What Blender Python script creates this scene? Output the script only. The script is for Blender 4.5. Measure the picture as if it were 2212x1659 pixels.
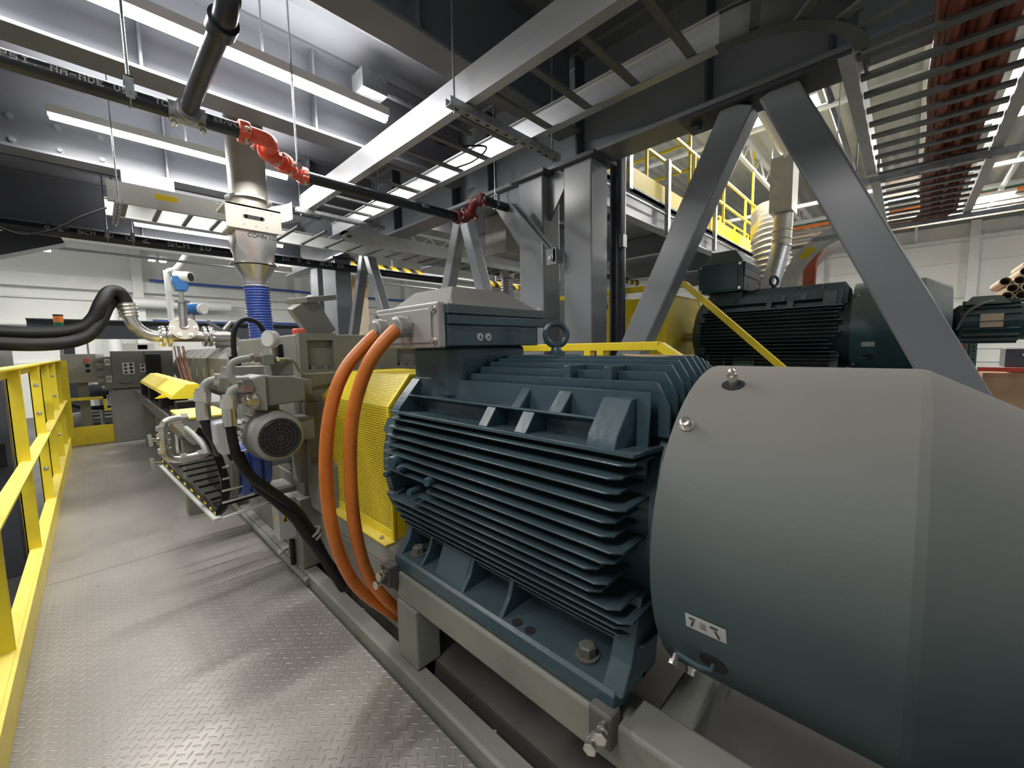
import bpy, bmesh, math, random
from mathutils import Vector, Matrix
random.seed(7)
PI = math.pi
S = bpy.context.scene
for o in list(bpy.data.objects): bpy.data.objects.remove(o)
COL = S.collection

# ---------------------------------------------------------------- camera
F_PX, W_PX = 880.0, 2212.0
yaw, pitch, roll = math.radians(45.8), math.radians(5.1), math.radians(1.06)
Fv = Vector((math.sin(yaw)*math.cos(pitch), math.cos(yaw)*math.cos(pitch), -math.sin(pitch)))
R0 = Fv.cross(Vector((0, 0, 1))).normalized(); U0 = R0.cross(Fv)
Rv = R0*math.cos(roll)-U0*math.sin(roll); Uv = R0*math.sin(roll)+U0*math.cos(roll)
cd = bpy.data.cameras.new('camera'); cam = bpy.data.objects.new('camera', cd); COL.objects.link(cam)
cd.sensor_width = 36.0; cd.lens = F_PX/W_PX*36.0; cd.clip_start = 0.02; cd.clip_end = 200
M = Matrix.Identity(4)
for i in range(3): M[i][0] = Rv[i]; M[i][1] = Uv[i]; M[i][2] = -Fv[i]
M[2][3] = 1.15
cam.matrix_world = M; S.camera = cam

# ---------------------------------------------------------------- world, exposure
w = bpy.data.worlds.new('hall_air'); S.world = w; w.use_nodes = True
w.node_tree.nodes['Background'].inputs[0].default_value = (0.80, 0.84, 0.86, 1)
w.node_tree.nodes['Background'].inputs[1].default_value = 0.40
S.view_settings.view_transform = 'Standard'; S.view_settings.look = 'None'
S.view_settings.exposure = 0.42; S.view_settings.gamma = 1.0; S.view_settings.use_curve_mapping = False

def lamp_light(name, loc, rot, sx, sy, power, parent=None, col=(1.0, 0.98, 0.95)):
    l = bpy.data.lights.new(name, 'AREA'); l.shape = 'RECTANGLE'; l.size = sx; l.size_y = sy
    l.energy = power; l.color = col
    o = bpy.data.objects.new(name, l); COL.objects.link(o); o.rotation_euler = rot
    o.location = Vector(loc)
    if parent is not None:
        o.location = Vector(loc)-OFF[parent.name]; o.parent = parent
    return o

# ---------------------------------------------------------------- materials
def mat(name, col, rough=0.5, metal=0.0, var=0.12, scale=6.0, bump=0.0, bscale=60.0, dust=0.0,
        dcol=(0.30, 0.29, 0.26), dirt=0.0, dirtcol=(0.05, 0.045, 0.04), emit=0.0, coat=0.0, stretch=None, dpow=0.8, dsh=0.0):
    m = bpy.data.materials.new(name); m.use_nodes = True
    nt = m.node_tree; N = nt.nodes; L = nt.links; b = N['Principled BSDF']
    b.inputs['Roughness'].default_value = rough; b.inputs['Metallic'].default_value = metal
    if coat: b.inputs['Coat Weight'].default_value = coat; b.inputs['Coat Roughness'].default_value = 0.15
    tc = N.new('ShaderNodeTexCoord'); mp = N.new('ShaderNodeMapping'); L.new(tc.outputs['Object'], mp.inputs[0])
    if stretch: mp.inputs['Scale'].default_value = stretch
    nz = N.new('ShaderNodeTexNoise'); nz.inputs['Scale'].default_value = scale; nz.inputs['Detail'].default_value = 5
    L.new(mp.outputs[0], nz.inputs['Vector'])
    cr = N.new('ShaderNodeValToRGB'); L.new(nz.outputs[0], cr.inputs[0])
    c = Vector(col)
    cr.color_ramp.elements[0].position = 0.3; cr.color_ramp.elements[1].position = 0.7
    cr.color_ramp.elements[0].color = (*(c*(1-var)), 1); cr.color_ramp.elements[1].color = (*[min(1, v) for v in c*(1+var)], 1)
    out = cr.outputs[0]
    def mix(fac, a, colb):
        mx = N.new('ShaderNodeMix'); mx.data_type = 'RGBA'
        L.new(fac, mx.inputs[0]); L.new(a, mx.inputs[6]); mx.inputs[7].default_value = (*colb, 1); return mx.outputs[2]
    def mth(op, a, bv, clamp=False):
        n = N.new('ShaderNodeMath'); n.operation = op; n.use_clamp = clamp
        for k, v in ((0, a), (1, bv)):
            if isinstance(v, (int, float)): n.inputs[k].default_value = v
            else: L.new(v, n.inputs[k])
        return n.outputs[0]
    if dirt:
        n2 = N.new('ShaderNodeTexNoise'); n2.inputs['Scale'].default_value = scale*1.7; n2.inputs['Detail'].default_value = 8
        L.new(mp.outputs[0], n2.inputs['Vector'])
        f = mth('MULTIPLY', mth('MULTIPLY_ADD', n2.outputs[0], 4.0), 1.0)
        N_ = f.node.inputs[0].links[0].from_node; N_.inputs[2].default_value = -2.1; N_.use_clamp = True
        out = mix(mth('MULTIPLY', f, dirt), out, dirtcol)
    if dust:
        g = N.new('ShaderNodeNewGeometry'); sp = N.new('ShaderNodeSeparateXYZ'); L.new(g.outputs['Normal'], sp.inputs[0])
        f = mth('POWER', mth('MAXIMUM', mth('ADD', mth('MULTIPLY', sp.outputs[2], 1.0-dsh), dsh), 0.0), dpow)
        f = mth('MULTIPLY', f, mth('MULTIPLY_ADD', nz.outputs[0], 0.9)); 
        f.node.inputs[1].links[0].from_node.inputs[2].default_value = 0.5
        f = mth('MULTIPLY', f, dust*0.92, True)
        out = mix(f, out, dcol)
        rr = mth('MULTIPLY_ADD', f, 0.45); rr.node.inputs[2].default_value = rough; L.new(rr, b.inputs['Roughness'])
    L.new(out, b.inputs['Base Color'])
    if bump:
        n3 = N.new('ShaderNodeTexNoise'); n3.inputs['Scale'].default_value = bscale; L.new(mp.outputs[0], n3.inputs['Vector'])
        bp = N.new('ShaderNodeBump'); bp.inputs['Strength'].default_value = bump; bp.inputs['Distance'].default_value = 0.01
        L.new(n3.outputs[0], bp.inputs['Height']); L.new(bp.outputs[0], b.inputs['Normal'])
    if emit:
        b.inputs['Emission Color'].default_value = (*col, 1); b.inputs['Emission Strength'].default_value = emit
    return m

TEAL = mat('teal_machine_paint', (0.030, 0.062, 0.080), 0.30, 0, 0.15, 5, 0.12, 40, dust=0.16, dcol=(0.16, 0.155, 0.145))
TEALC = mat('teal_cowl_paint', (0.026, 0.058, 0.068), 0.45, 0, 0.15, 2.5, 0.04, 90, dust=1.0, dcol=(0.205, 0.19, 0.168), dpow=1.0, dsh=0.20)
TEALD = mat('dark_teal_paint', (0.020, 0.060, 0.068), 0.35, 0, 0.2, 5, dust=0.75, dcol=(0.26, 0.26, 0.22))
STEEL = mat('grey_structural_paint', (0.205, 0.215, 0.235), 0.30, 0, 0.07, 1.5, 0.02, 12)
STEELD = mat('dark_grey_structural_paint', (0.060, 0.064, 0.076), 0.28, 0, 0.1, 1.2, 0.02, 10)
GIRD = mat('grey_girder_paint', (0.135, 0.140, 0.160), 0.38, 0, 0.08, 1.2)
SOFFIT = mat('grey_soffit_paint', (0.20, 0.205, 0.23), 0.42, 0, 0.10, 0.8)
MACH = mat('grey_machine_paint', (0.165, 0.168, 0.148), 0.45, 0, 0.10, 4, 0.05, 60, dust=0.35, dirt=0.15)
MACHL = mat('light_grey_machine_paint', (0.27, 0.275, 0.26), 0.45, 0, 0.08, 4, dust=0.2)
FRAME = mat('grey_frame_paint', (0.185, 0.190, 0.165), 0.48, 0, 0.16, 4, 0.05, 50, dust=0.35, dirt=0.35)
FRAMED = mat('soiled_frame_paint', (0.085, 0.082, 0.074), 0.5, 0, 0.3, 5, 0.05, 40, dust=0.3, dcol=(0.16, 0.15, 0.13), dirt=0.5)
ALU = mat('brushed_aluminium', (0.60, 0.61, 0.63), 0.33, 0.85, 0.08, 3, 0.03, 30, stretch=(4, 0.4, 4))
ALUM = mat('matte_aluminium', (0.60, 0.61, 0.60), 0.45, 0.3, 0.08, 5)
GALV = mat('galvanised_steel', (0.36, 0.37, 0.38), 0.38, 0.75, 0.2, 30)
STAIN = mat('stainless_steel', (0.55, 0.53, 0.50), 0.27, 0.95, 0.12, 5, 0.03, 30)
STAINM = mat('dull_stainless', (0.40, 0.38, 0.33), 0.45, 0.3, 0.10, 5)
CHROME = mat('zinc_plated_steel', (0.62, 0.60, 0.55), 0.25, 0.9, 0.15, 20)
BPIPE = mat('black_pipe_paint', (0.022, 0.024, 0.032), 0.33, 0.2, 0.3, 8, 0.08, 60)
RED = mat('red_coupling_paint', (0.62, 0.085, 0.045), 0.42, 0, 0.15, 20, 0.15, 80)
DRED = mat('shaded_red_coupling_paint', (0.16, 0.018, 0.018), 0.45, 0, 0.2, 20, 0.15, 80)  # the coupling red darkened, so its shade sits in the colour
YEL = mat('yellow_safety_paint', (0.83, 0.66, 0.035), 0.38, 0, 0.08, 6, 0.04, 60, dust=0.45, dcol=(0.80, 0.68, 0.27), dirt=0.10)
YELB = mat('bright_yellow_paint', (0.80, 0.60, 0.012), 0.5, 0, 0.05, 6)
ORA = mat('orange_cable_jacket', (0.56, 0.150, 0.018), 0.40, 0, 0.10, 14, 0.05, 50, dust=0.15, dcol=(0.45, 0.25, 0.12), dirt=0.12, dirtcol=(0.2, 0.06, 0.02))
ORAD = mat('dark_orange_cable_jacket', (0.30, 0.060, 0.020), 0.5, 0, 0.25, 10)
BLK = mat('black_rubber', (0.006, 0.006, 0.007), 0.55, 0, 0.3, 10)
BLK.node_tree.nodes['Principled BSDF'].inputs['Specular IOR Level'].default_value = 0.35
BLKD = mat('dark_interior', (0.010, 0.010, 0.012), 0.7)
WHITE = mat('white_paint', (0.72, 0.73, 0.70), 0.5, 0, 0.04, 2)
INK = mat('black_ink', (0.015, 0.015, 0.015), 0.6)
PRINT = mat('white_pipe_print', (0.50, 0.50, 0.48), 0.7)
BLUE = mat('blue_hose_plastic', (0.030, 0.058, 0.24), 0.22, 0, 0.15, 10)
BLUEI = mat('blue_instrument_paint', (0.04, 0.16, 0.42), 0.3)
BLUEH = mat('blue_plastic_cover', (0.06, 0.11, 0.40), 0.35, 0, 0.1, 5)
LGREY = mat('light_grey_plastic', (0.42, 0.43, 0.44), 0.4)
COPPER = mat('reddish_copper_lines', (0.28, 0.09, 0.05), 0.4, 0.2)
BROWN = mat('brown_cardboard', (0.42, 0.27, 0.15), 0.75)
TAN = mat('tan_cardboard_tube', (0.50, 0.40, 0.29), 0.75)
REDP = mat('red_rack_paint', (0.50, 0.05, 0.03), 0.45)
MAROON = mat('maroon_paint', (0.20, 0.03, 0.025), 0.5)
GREENR = mat('green_rack_paint', (0.05, 0.10, 0.07), 0.45)
ORLT = mat('orange_beacon_lens', (0.75, 0.20, 0.04), 0.3); GRLT = mat('green_beacon_lens', (0.01, 0.13, 0.06), 0.3)
LAMP = mat('lit_lamp_diffuser', (1.0, 0.985, 0.95), 0.5, emit=16)
LAMPH = mat('lit_high_bay_lens', (1.0, 0.98, 0.93), 0.5, emit=22)
FOIL = mat('foil_duct_skin', (0.45, 0.43, 0.38), 0.30, 0.6, 0.1, 20)
WALLW = mat('white_wall_panel', (0.78, 0.79, 0.75), 0.6, 0, 0.05, 0.7)
ROOF = mat('galvanised_roof_deck', (0.30, 0.32, 0.29), 0.6, 0.1, 0.15, 1.0)
HFLOOR = mat('worn_concrete', (0.115, 0.115, 0.108), 0.5, 0, 0.25, 1.2, 0.05, 20, dirt=0.3)
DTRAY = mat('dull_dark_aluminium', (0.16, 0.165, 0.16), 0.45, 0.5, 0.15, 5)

def corrugate(m, sc, axis, strength=0.6):
    nt = m.node_tree; N = nt.nodes; L = nt.links; b = N['Principled BSDF']
    tc = N.new('ShaderNodeTexCoord'); wv = N.new('ShaderNodeTexWave'); wv.bands_direction = axis; wv.inputs['Scale'].default_value = sc
    L.new(tc.outputs['Object'], wv.inputs[0]); bp = N.new('ShaderNodeBump'); bp.inputs['Strength'].default_value = strength
    bp.inputs['Distance'].default_value = 0.03; L.new(wv.outputs[1], bp.inputs['Height']); L.new(bp.outputs[0], b.inputs['Normal'])
corrugate(ROOF, 1.2, 'Y', 1.0)

def mathn(nt):
    N, L = nt.nodes, nt.links
    def f(op, a, b=None, c=None, clamp=False):
        n = N.new('ShaderNodeMath'); n.operation = op; n.use_clamp = clamp
        for k, v in enumerate((a, b, c)):
            if v is None: continue
            if isinstance(v, (int, float)): n.inputs[k].default_value = v
            else: L.new(v, n.inputs[k])
        return n.outputs[0]
    return f

def deck_material():
    m = mat('diamond_plate_steel', (0.36, 0.34, 0.315), 0.36, 0.35, 0.16, 1.6)
    nt = m.node_tree; N = nt.nodes; L = nt.links; b = N['Principled BSDF']; f = mathn(nt)
    tc = N.new('ShaderNodeTexCoord'); sp = N.new('ShaderNodeSeparateXYZ'); L.new(tc.outputs['Object'], sp.inputs[0])
    P = 0.0262
    u = f('DIVIDE', f('ADD', sp.outputs[0], sp.outputs[1]), P*math.sqrt(2)); v = f('DIVIDE', f('SUBTRACT', sp.outputs[0], sp.outputs[1]), P*math.sqrt(2))
    fu = f('FLOOR', u); fv = f('FLOOR', v)
    a = f('SUBTRACT', f('SUBTRACT', u, fu), 0.5); c = f('SUBTRACT', f('SUBTRACT', v, fv), 0.5)
    par = f('ABSOLUTE', f('MODULO', f('ADD', fu, fv), 2.0))
    def lens(p, q):
        e = f('ADD', f('POWER', f('DIVIDE', f('ABSOLUTE', p), 0.56), 1.6), f('POWER', f('DIVIDE', f('ABSOLUTE', q), 0.14), 2.0))
        return f('SUBTRACT', 1.0, e, clamp=True)
    h = f('ADD', f('MULTIPLY', lens(a, c), par), f('MULTIPLY', lens(c, a), f('SUBTRACT', 1.0, par)))
    h = f('POWER', h, 0.5)
    bp = N.new('ShaderNodeBump'); bp.inputs['Strength'].default_value = 0.9; bp.inputs['Distance'].default_value = 0.0022
    L.new(h, bp.inputs['Height']); L.new(bp.outputs[0], b.inputs['Normal'])
    # worn, soiled patches and polished lens tops
    n2 = N.new('ShaderNodeTexNoise'); n2.inputs['Scale'].default_value = 1.3; n2.inputs['Detail'].default_value = 7
    mp = N.new('ShaderNodeMapping'); mp.inputs['Scale'].default_value = (1.6, 0.9, 1); mp.inputs['Location'].default_value = (3.1, 1.4, 0)
    L.new(tc.outputs['Object'], mp.inputs[0]); L.new(mp.outputs[0], n2.inputs[0])
    soil = f('MULTIPLY_ADD', n2.outputs[0], 3.4, -1.55, clamp=True)
    n4 = N.new('ShaderNodeTexNoise'); n4.inputs['Scale'].default_value = 11; n4.inputs['Detail'].default_value = 3; L.new(tc.outputs['Object'], n4.inputs[0])
    spots = f('MULTIPLY_ADD', n4.outputs[0], 25.0, -18.3, clamp=True)
    old = b.inputs['Base Color'].links[0].from_socket
    mx = N.new('ShaderNodeMix'); mx.data_type = 'RGBA'; L.new(f('MULTIPLY', soil, 0.6), mx.inputs[0]); L.new(old, mx.inputs[6]); mx.inputs[7].default_value = (0.17, 0.155, 0.145, 1)
    m2 = N.new('ShaderNodeMix'); m2.data_type = 'RGBA'; L.new(f('MULTIPLY', h, 0.30), m2.inputs[0]); L.new(mx.outputs[2], m2.inputs[6]); m2.inputs[7].default_value = (0.62, 0.60, 0.56, 1)
    m3 = N.new('ShaderNodeMix'); m3.data_type = 'RGBA'; L.new(f('MULTIPLY', spots, 0.7), m3.inputs[0]); L.new(m2.outputs[2], m3.inputs[6]); m3.inputs[7].default_value = (0.09, 0.08, 0.07, 1)
    L.new(m3.outputs[2], b.inputs['Base Color'])
    L.new(f('MULTIPLY_ADD', soil, 0.2, 0.34), b.inputs['Roughness'])
    return m
DECK = deck_material()

def perforated():
    m = mat('perforated_yellow_sheet', (0.80, 0.63, 0.03), 0.4, 0, 0.06, 6)
    nt = m.node_tree; N = nt.nodes; L = nt.links; b = N['Principled BSDF']; f = mathn(nt)
    tc = N.new('ShaderNodeTexCoord'); sp = N.new('ShaderNodeSeparateXYZ'); L.new(tc.outputs['Object'], sp.inputs[0])
    x, y, z = sp.outputs; P = 0.0120
    # arc coordinate down the sheet: z plus x so that the slope is covered too
    s = f('DIVIDE', f('ADD', z, f('MULTIPLY', x, 0.9)), P*0.866); row = f('FLOOR', s)
    t = f('DIVIDE', f('ADD', y, f('MULTIPLY', f('MODULO', f('ADD', row, 1000), 2.0), P*0.5)), P)
    a = f('SUBTRACT', f('SUBTRACT', s, row), 0.5); c = f('SUBTRACT', f('SUBTRACT', t, f('FLOOR', t)), 0.5)
    d = f('ADD', f('MULTIPLY', a, a), f('MULTIPLY', c, c)); hole = f('LESS_THAN', d, 0.115)
    tr = N.new('ShaderNodeBsdfTransparent'); mx = N.new('ShaderNodeMixShader')
    L.new(hole, mx.inputs[0]); L.new(b.outputs[0], mx.inputs[1]); L.new(tr.outputs[0], mx.inputs[2])
    L.new(mx.outputs[0], N['Material Output'].inputs['Surface'])
    return m
PERF = perforated()

def striped(name, c1, c2, sc, d=(1, 0, 1)):
    m = mat(name, c1, 0.4); nt = m.node_tree; N = nt.nodes; L = nt.links; b = N['Principled BSDF']; f = mathn(nt)
    tc = N.new('ShaderNodeTexCoord'); sp = N.new('ShaderNodeSeparateXYZ'); L.new(tc.outputs['Object'], sp.inputs[0])
    s = f('ADD', f('ADD', f('MULTIPLY', sp.outputs[0], d[0]*sc), f('MULTIPLY', sp.outputs[1], d[1]*sc)), f('MULTIPLY', sp.outputs[2], d[2]*sc))
    st = f('LESS_THAN', f('FRACT', s), 0.5); mx = N.new('ShaderNodeMix'); mx.data_type = 'RGBA'
    L.new(st, mx.inputs[0]); mx.inputs[6].default_value = (*c1, 1); mx.inputs[7].default_value = (*c2, 1); L.new(mx.outputs[2], b.inputs['Base Color'])
    return m
HAZ = striped('black_yellow_hazard_stripe', (0.02, 0.02, 0.02), (0.80, 0.55, 0.04), 3.2)

# ---------------------------------------------------------------- mesh helpers
class MB:
    def __init__(s): s.bm = bmesh.new()
    def faces(s, vs, fs):
        v = [s.bm.verts.new(p) for p in vs]
        for q in fs:
            try: s.bm.faces.new([v[i] for i in q])
            except ValueError: pass
        return s
    def box(s, x0, x1, y0, y1, z0, z1):
        return s.faces([(x0, y0, z0), (x1, y0, z0), (x1, y1, z0), (x0, y1, z0), (x0, y0, z1), (x1, y0, z1), (x1, y1, z1), (x0, y1, z1)],
                       [(3, 2, 1, 0), (4, 5, 6, 7), (0, 1, 5, 4), (1, 2, 6, 5), (2, 3, 7, 6), (3, 0, 4, 7)])
    def obox(s, p0, p1, w, h, up=(0, 0, 1)):   # bar from p0 to p1, width w across, height h along up
        p0, p1 = Vector(p0), Vector(p1); d = (p1-p0).normalized(); a = d.cross(Vector(up))
        if a.length < 1e-4: a = d.cross(Vector((0, 1, 0)))
        a.normalize(); b = a.cross(d).normalized(); vs = []
        for p in (p0, p1):
            for i, j in ((-1, -1), (1, -1), (1, 1), (-1, 1)): vs.append(p+a*i*w/2+b*j*h/2)
        return s.faces(vs, [(3, 2, 1, 0), (4, 5, 6, 7), (0, 1, 5, 4), (1, 2, 6, 5), (2, 3, 7, 6), (3, 0, 4, 7)])
    def prism(s, axis, poly, a0, a1):
        def P(u, v, a): return {'x': (a, u, v), 'y': (u, a, v), 'z': (u, v, a)}[axis]
        n = len(poly); vs = [P(u, v, a0) for u, v in poly]+[P(u, v, a1) for u, v in poly]
        fs = [tuple(range(n))[::-1], tuple(range(n, 2*n))]+[(i, (i+1) % n, n+(i+1) % n, n+i) for i in range(n)]
        return s.faces(vs, fs)
    def ring(s, rings, cap=True, closed=False):
        n = len(rings[0]); vs = [p for r in rings for p in r]; fs = []
        m = len(rings)
        for k in range(m if closed else m-1):
            k2 = (k+1) % m
            for i in range(n): fs.append((k*n+i, k*n+(i+1) % n, k2*n+(i+1) % n, k2*n+i))
        if cap and not closed: fs += [tuple(range(n))[::-1], tuple(range((m-1)*n, m*n))]
        return s.faces(vs, fs)
    def lathe(s, prof, o, axis=(0, 0, 1), seg=24, cap=True):   # prof: (distance along axis, radius)
        o = Vector(o); d = Vector(axis).normalized(); a = d.orthogonal().normalized(); b = d.cross(a)
        return s.ring([[o+d*t+(a*math.cos(2*PI*i/seg)+b*math.sin(2*PI*i/seg))*max(r, 1e-4) for i in range(seg)] for t, r in prof], cap)
    def cyl(s, p0, p1, r0, r1=None, seg=20):
        p0, p1 = Vector(p0), Vector(p1); return s.lathe([(0, r0), ((p1-p0).length, r0 if r1 is None else r1)], p0, p1-p0, seg)
    def tube(s, pts, r, seg=12, cap=True, closed=False):
        P = [Vector(p) for p in pts]; n = len(P); rings = []; a = None
        for i in range(n):
            d = (P[(i+1) % n]-P[i-1]) if closed else (P[min(i+1, n-1)]-P[max(i-1, 0)])
            d.normalize()
            a = d.orthogonal() if a is None else a-d*a.dot(d)
            a.normalize(); b = d.cross(a); rr = r[i] if isinstance(r, (list, tuple)) else r
            rings.append([P[i]+(a*math.cos(2*PI*k/seg)+b*math.sin(2*PI*k/seg))*rr for k in range(seg)])
        return s.ring(rings, cap, closed)
    def torus(s, c, ax, R, r, seg=28, k=10):
        c = Vector(c); d = Vector(ax).normalized(); a = d.orthogonal().normalized(); b = d.cross(a)
        return s.tube([c+(a*math.cos(2*PI*i/seg)+b*math.sin(2*PI*i/seg))*R for i in range(seg)], r, k, closed=True)
    def hexbolt(s, p, d, r=0.014, h=0.011, washer=True):
        d = Vector(d).normalized(); p = Vector(p)
        if washer: s.lathe([(0, r*1.35), (h*0.22, r*1.35)], p, d, 16)
        s.lathe([(h*0.2, r), (h, r), (h*1.12, r*0.8)], p, d, 6); return s
    def build(s, name, m, parent=None, smooth=False, bevel=0.0, bseg=2, label=None, auto=35, base=None):
        bm = s.bm; bmesh.ops.recalc_face_normals(bm, faces=bm.faces)
        if parent is not None: off = OFF[parent.name]
        elif base is not None: off = Vector(base)
        else:
            xs = [v.co for v in bm.verts]
            off = Vector(((min(v.x for v in xs)+max(v.x for v in xs))/2, (min(v.y for v in xs)+max(v.y for v in xs))/2, min(v.z for v in xs)))
        for v in bm.verts: v.co -= off
        me = bpy.data.meshes.new(name)
        if smooth:
            th = math.radians(auto)
            for f in bm.faces: f.smooth = True
            for e in bm.edges:
                if len(e.link_faces) == 2 and e.calc_face_angle(0) > th: e.smooth = False
        bm.to_mesh(me); bm.free()
        me.materials.append(m); o = bpy.data.objects.new(name, me); COL.objects.link(o)
        OFF[o.name] = Vector(off)
        if parent is not None: o.parent = parent
        else: o.location = off
        if bevel:
            b = o.modifiers.new('edge', 'BEVEL'); b.width = bevel; b.segments = bseg; b.limit_method = 'ANGLE'; b.angle_limit = math.radians(40)
        if label: o['label'] = label
        return o
OFF = {}
def tag(o, label, cat, group=None):
    o['label'] = label; o['category'] = cat
    if group: o['group'] = group
    return o
def thing(name, label, cat, loc, group=None):
    o = bpy.data.objects.new(name, None); o.empty_display_size = 0.05; COL.objects.link(o); o.location = loc; OFF[o.name] = Vector(loc)
    return tag(o, label, cat, group)
def struct(o): o['kind'] = 'structure'; return o
def smoothpath(pts, n=8):
    P = [Vector(p) for p in pts]; out = []
    for i in range(len(P)-1):
        p0, p1, p2, p3 = P[max(i-1, 0)], P[i], P[i+1], P[min(i+2, len(P)-1)]
        for k in range(n):
            t = k/n; out.append(0.5*((2*p1)+(p2-p0)*t+(2*p0-5*p1+4*p2-p3)*t*t+(3*p1-p0-3*p2+p3)*t**3))
    out.append(P[-1]); return out
def arcpts(c, a, b, r, t0, t1, n=10):
    c, a, b = Vector(c), Vector(a), Vector(b)
    return [c+a*r*math.cos(t0+(t1-t0)*i/n)+b*r*math.sin(t0+(t1-t0)*i/n) for i in range(n+1)]
def isec(w, h, tf, tw):   # I-section, origin at bottom centre
    return [(-w/2, 0), (w/2, 0), (w/2, tf), (tw/2, tf), (tw/2, h-tf), (w/2, h-tf), (w/2, h), (-w/2, h), (-w/2, h-tf), (-tw/2, h-tf), (-tw/2, tf), (-w/2, tf)]
def text_mesh(name, s, size, m, parent, mw, depth=0.0006):
    cu = bpy.data.curves.new(name, 'FONT'); cu.body = s; cu.size = size; cu.extrude = depth; cu.align_x = 'CENTER'; cu.align_y = 'CENTER'
    to = bpy.data.objects.new(name, cu); COL.objects.link(to)
    me = bpy.data.meshes.new_from_object(to.evaluated_get(bpy.context.evaluated_depsgraph_get())); bpy.data.objects.remove(to)
    off = OFF[parent.name]
    me.transform(Matrix.Translation(-off) @ mw); me.materials.clear(); me.materials.append(m)
    o = bpy.data.objects.new(name, me); COL.objects.link(o); o.parent = parent; OFF[o.name] = off.copy(); return o
def frame(o, x, y):   # matrix with local x, y directions at o
    x = Vector(x).normalized(); z = x.cross(Vector(y)).normalized(); y = z.cross(x); mm = Matrix.Identity(4)
    for i in range(3): mm[i][0] = x[i]; mm[i][1] = y[i]; mm[i][2] = z[i]; mm[i][3] = o[i]
    return mm
FONT5 = {'P': 'f9f88', 'S': 'f8f1f', 'I': '72227', '.': '00002', 'N': '9db99', 'A': '69f99', '-': '00f00', 'D': 'e999e', 'E': 'f8e8f', 'U': '99996',
         'T': 'f2222', 'C': '78887', 'G': '78b97', '2': 'e168f', '3': 'e161e', '/': '12248', '0': '69996', '9': '69711', 'H': '99f99', '1': '26227', '@': '69b86', '"': 'aa000', ' ': '00000'}
def pipe_print(s, p0, d, r, ang, size, parent):   # dot print rolled round a pipe; d = reading direction
    d = Vector(d).normalized(); up = Vector((0, 0, 1)); side = d.cross(up)
    if side.length < 0.1: side = Vector((1, 0, 0))
    side.normalize(); mb = MB(); p0 = Vector(p0); c = size/5; x = 0
    for ch in s:
        rows = FONT5[ch]
        for j, hx in enumerate(rows):
            v = int(hx, 16)
            for i in range(4):
                if v >> (3-i) & 1:
                    t0 = x+i*c; a0 = ang+(2-j)*c*1.0/r
                    q = []
                    for (dt, da) in ((0.0, 0), (0.92, 0), (0.92, 0.92), (0.0, 0.92)):
                        a = a0+da*c/r; n = side*math.cos(a)+up*math.sin(a); q.append(p0+d*(t0+dt*c)+n*(r+0.0008))
                    mb.faces(q, [(0, 1, 2, 3)])
        x += size
    return mb.build('pipe_lettering', PRINT, parent)

# ================================================================ the hall
struct(MB().box(-9, 27, -9, 21, -0.9, -0.8).build('floor', HFLOOR, base=(0, 0, 0)))
struct(MB().box(-9, 27, 20, 20.2, -0.8, 6.0).build('wall_far', WALLW))
struct(MB().box(26, 26.2, -9, 20, -0.8, 6.0).build('wall_right', WALLW))
struct(MB().box(-9, 27, -9, 20.2, 6.0, 6.1).build('ceiling', ROOF, base=(0, 0, 0)))
g = MB()
for z in (0.9, 2.15, 3.0): g.box(-9, 26, 19.9, 20.0, z, z+0.06)
g.box(-9, 26, 19.72, 20.0, 3.35, 3.75)
for x in (-4, 1.2, 6.5, 12, 17.5, 23): g.box(x, x+0.28, 19.6, 20, -0.8, 6.0)
struct(g.build('trim_1', WHITE))
g = MB()
for z in (0.2, 0.75, 1.3, 2.0, 2.9, 4.4): g.box(25.94, 26.0, -9, 19.9, z, z+0.05)
g.box(25.7, 26.0, -9, 19.9, 5.25, 5.4)
for y in (-7, -1.9, 3.2, 8.5, 14): g.box(25.6, 26, y, y+0.3, -0.8, 6.0)
struct(g.build('trim_2', WHITE))
for i, y in enumerate((-6, -3, 0, 3, 6, 9, 12, 15)):      # open web roof joists
    j = MB(); j.box(-9, 26, y-0.05, y+0.05, 5.9, 6.0); j.box(-9, 26, y-0.04, y+0.04, 5.42, 5.48)
    x = -9
    while x < 25.5:
        j.obox((x, y, 5.47), (x+0.5, y, 5.92), 0.035, 0.035); j.obox((x+0.5, y, 5.92), (x+1.0, y, 5.47), 0.035, 0.035); x += 1.0
    tag(j.build('roof_joist', WHITE), ['white open web roof joist nearest behind the camera line', 'white open web roof joist behind the motors end', 'white open web joist over the two motors', 'white open web joist over the raised yellow platform',
        'white open web joist beyond the raised platform', 'white open web joist sixth across the hall roof', 'white open web joist second from the far wall', 'white open web joist nearest the far white wall'][i], 'roof joist', 'roof joists')

def high_bay(x, y, z, label, L=1.2, along='x', power=150):
    t = thing('high_bay_light', label, 'ceiling light', (x, y, z), 'high bay lights')
    a = MB(); b = MB()
    for s in (-0.13, 0.13):
        if along == 'x': a.box(x-L/2, x+L/2, y+s-0.09, y+s+0.09, z+0.02, z+0.10); b.box(x-L/2+.02, x+L/2-.02, y+s-0.07, y+s+0.07, z-0.005, z+0.02)
        else: a.box(x+s-0.09, x+s+0.09, y-L/2, y+L/2, z+0.02, z+0.10); b.box(x+s-0.07, x+s+0.07, y-L/2+.02, y+L/2-.02, z-0.005, z+0.02)
    a.build('housing', WHITE, t); b.build('lens', LAMPH, t)
    MB().cyl((x, y, z+0.1), (x, y, 6.0), 0.012, seg=6).build('hanger', GALV, t)
    lamp_light('lamp_glow', (x, y, z-0.02), (0, 0, 0), L if along == 'x' else 0.4, 0.4 if along == 'x' else L, power, t)

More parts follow.
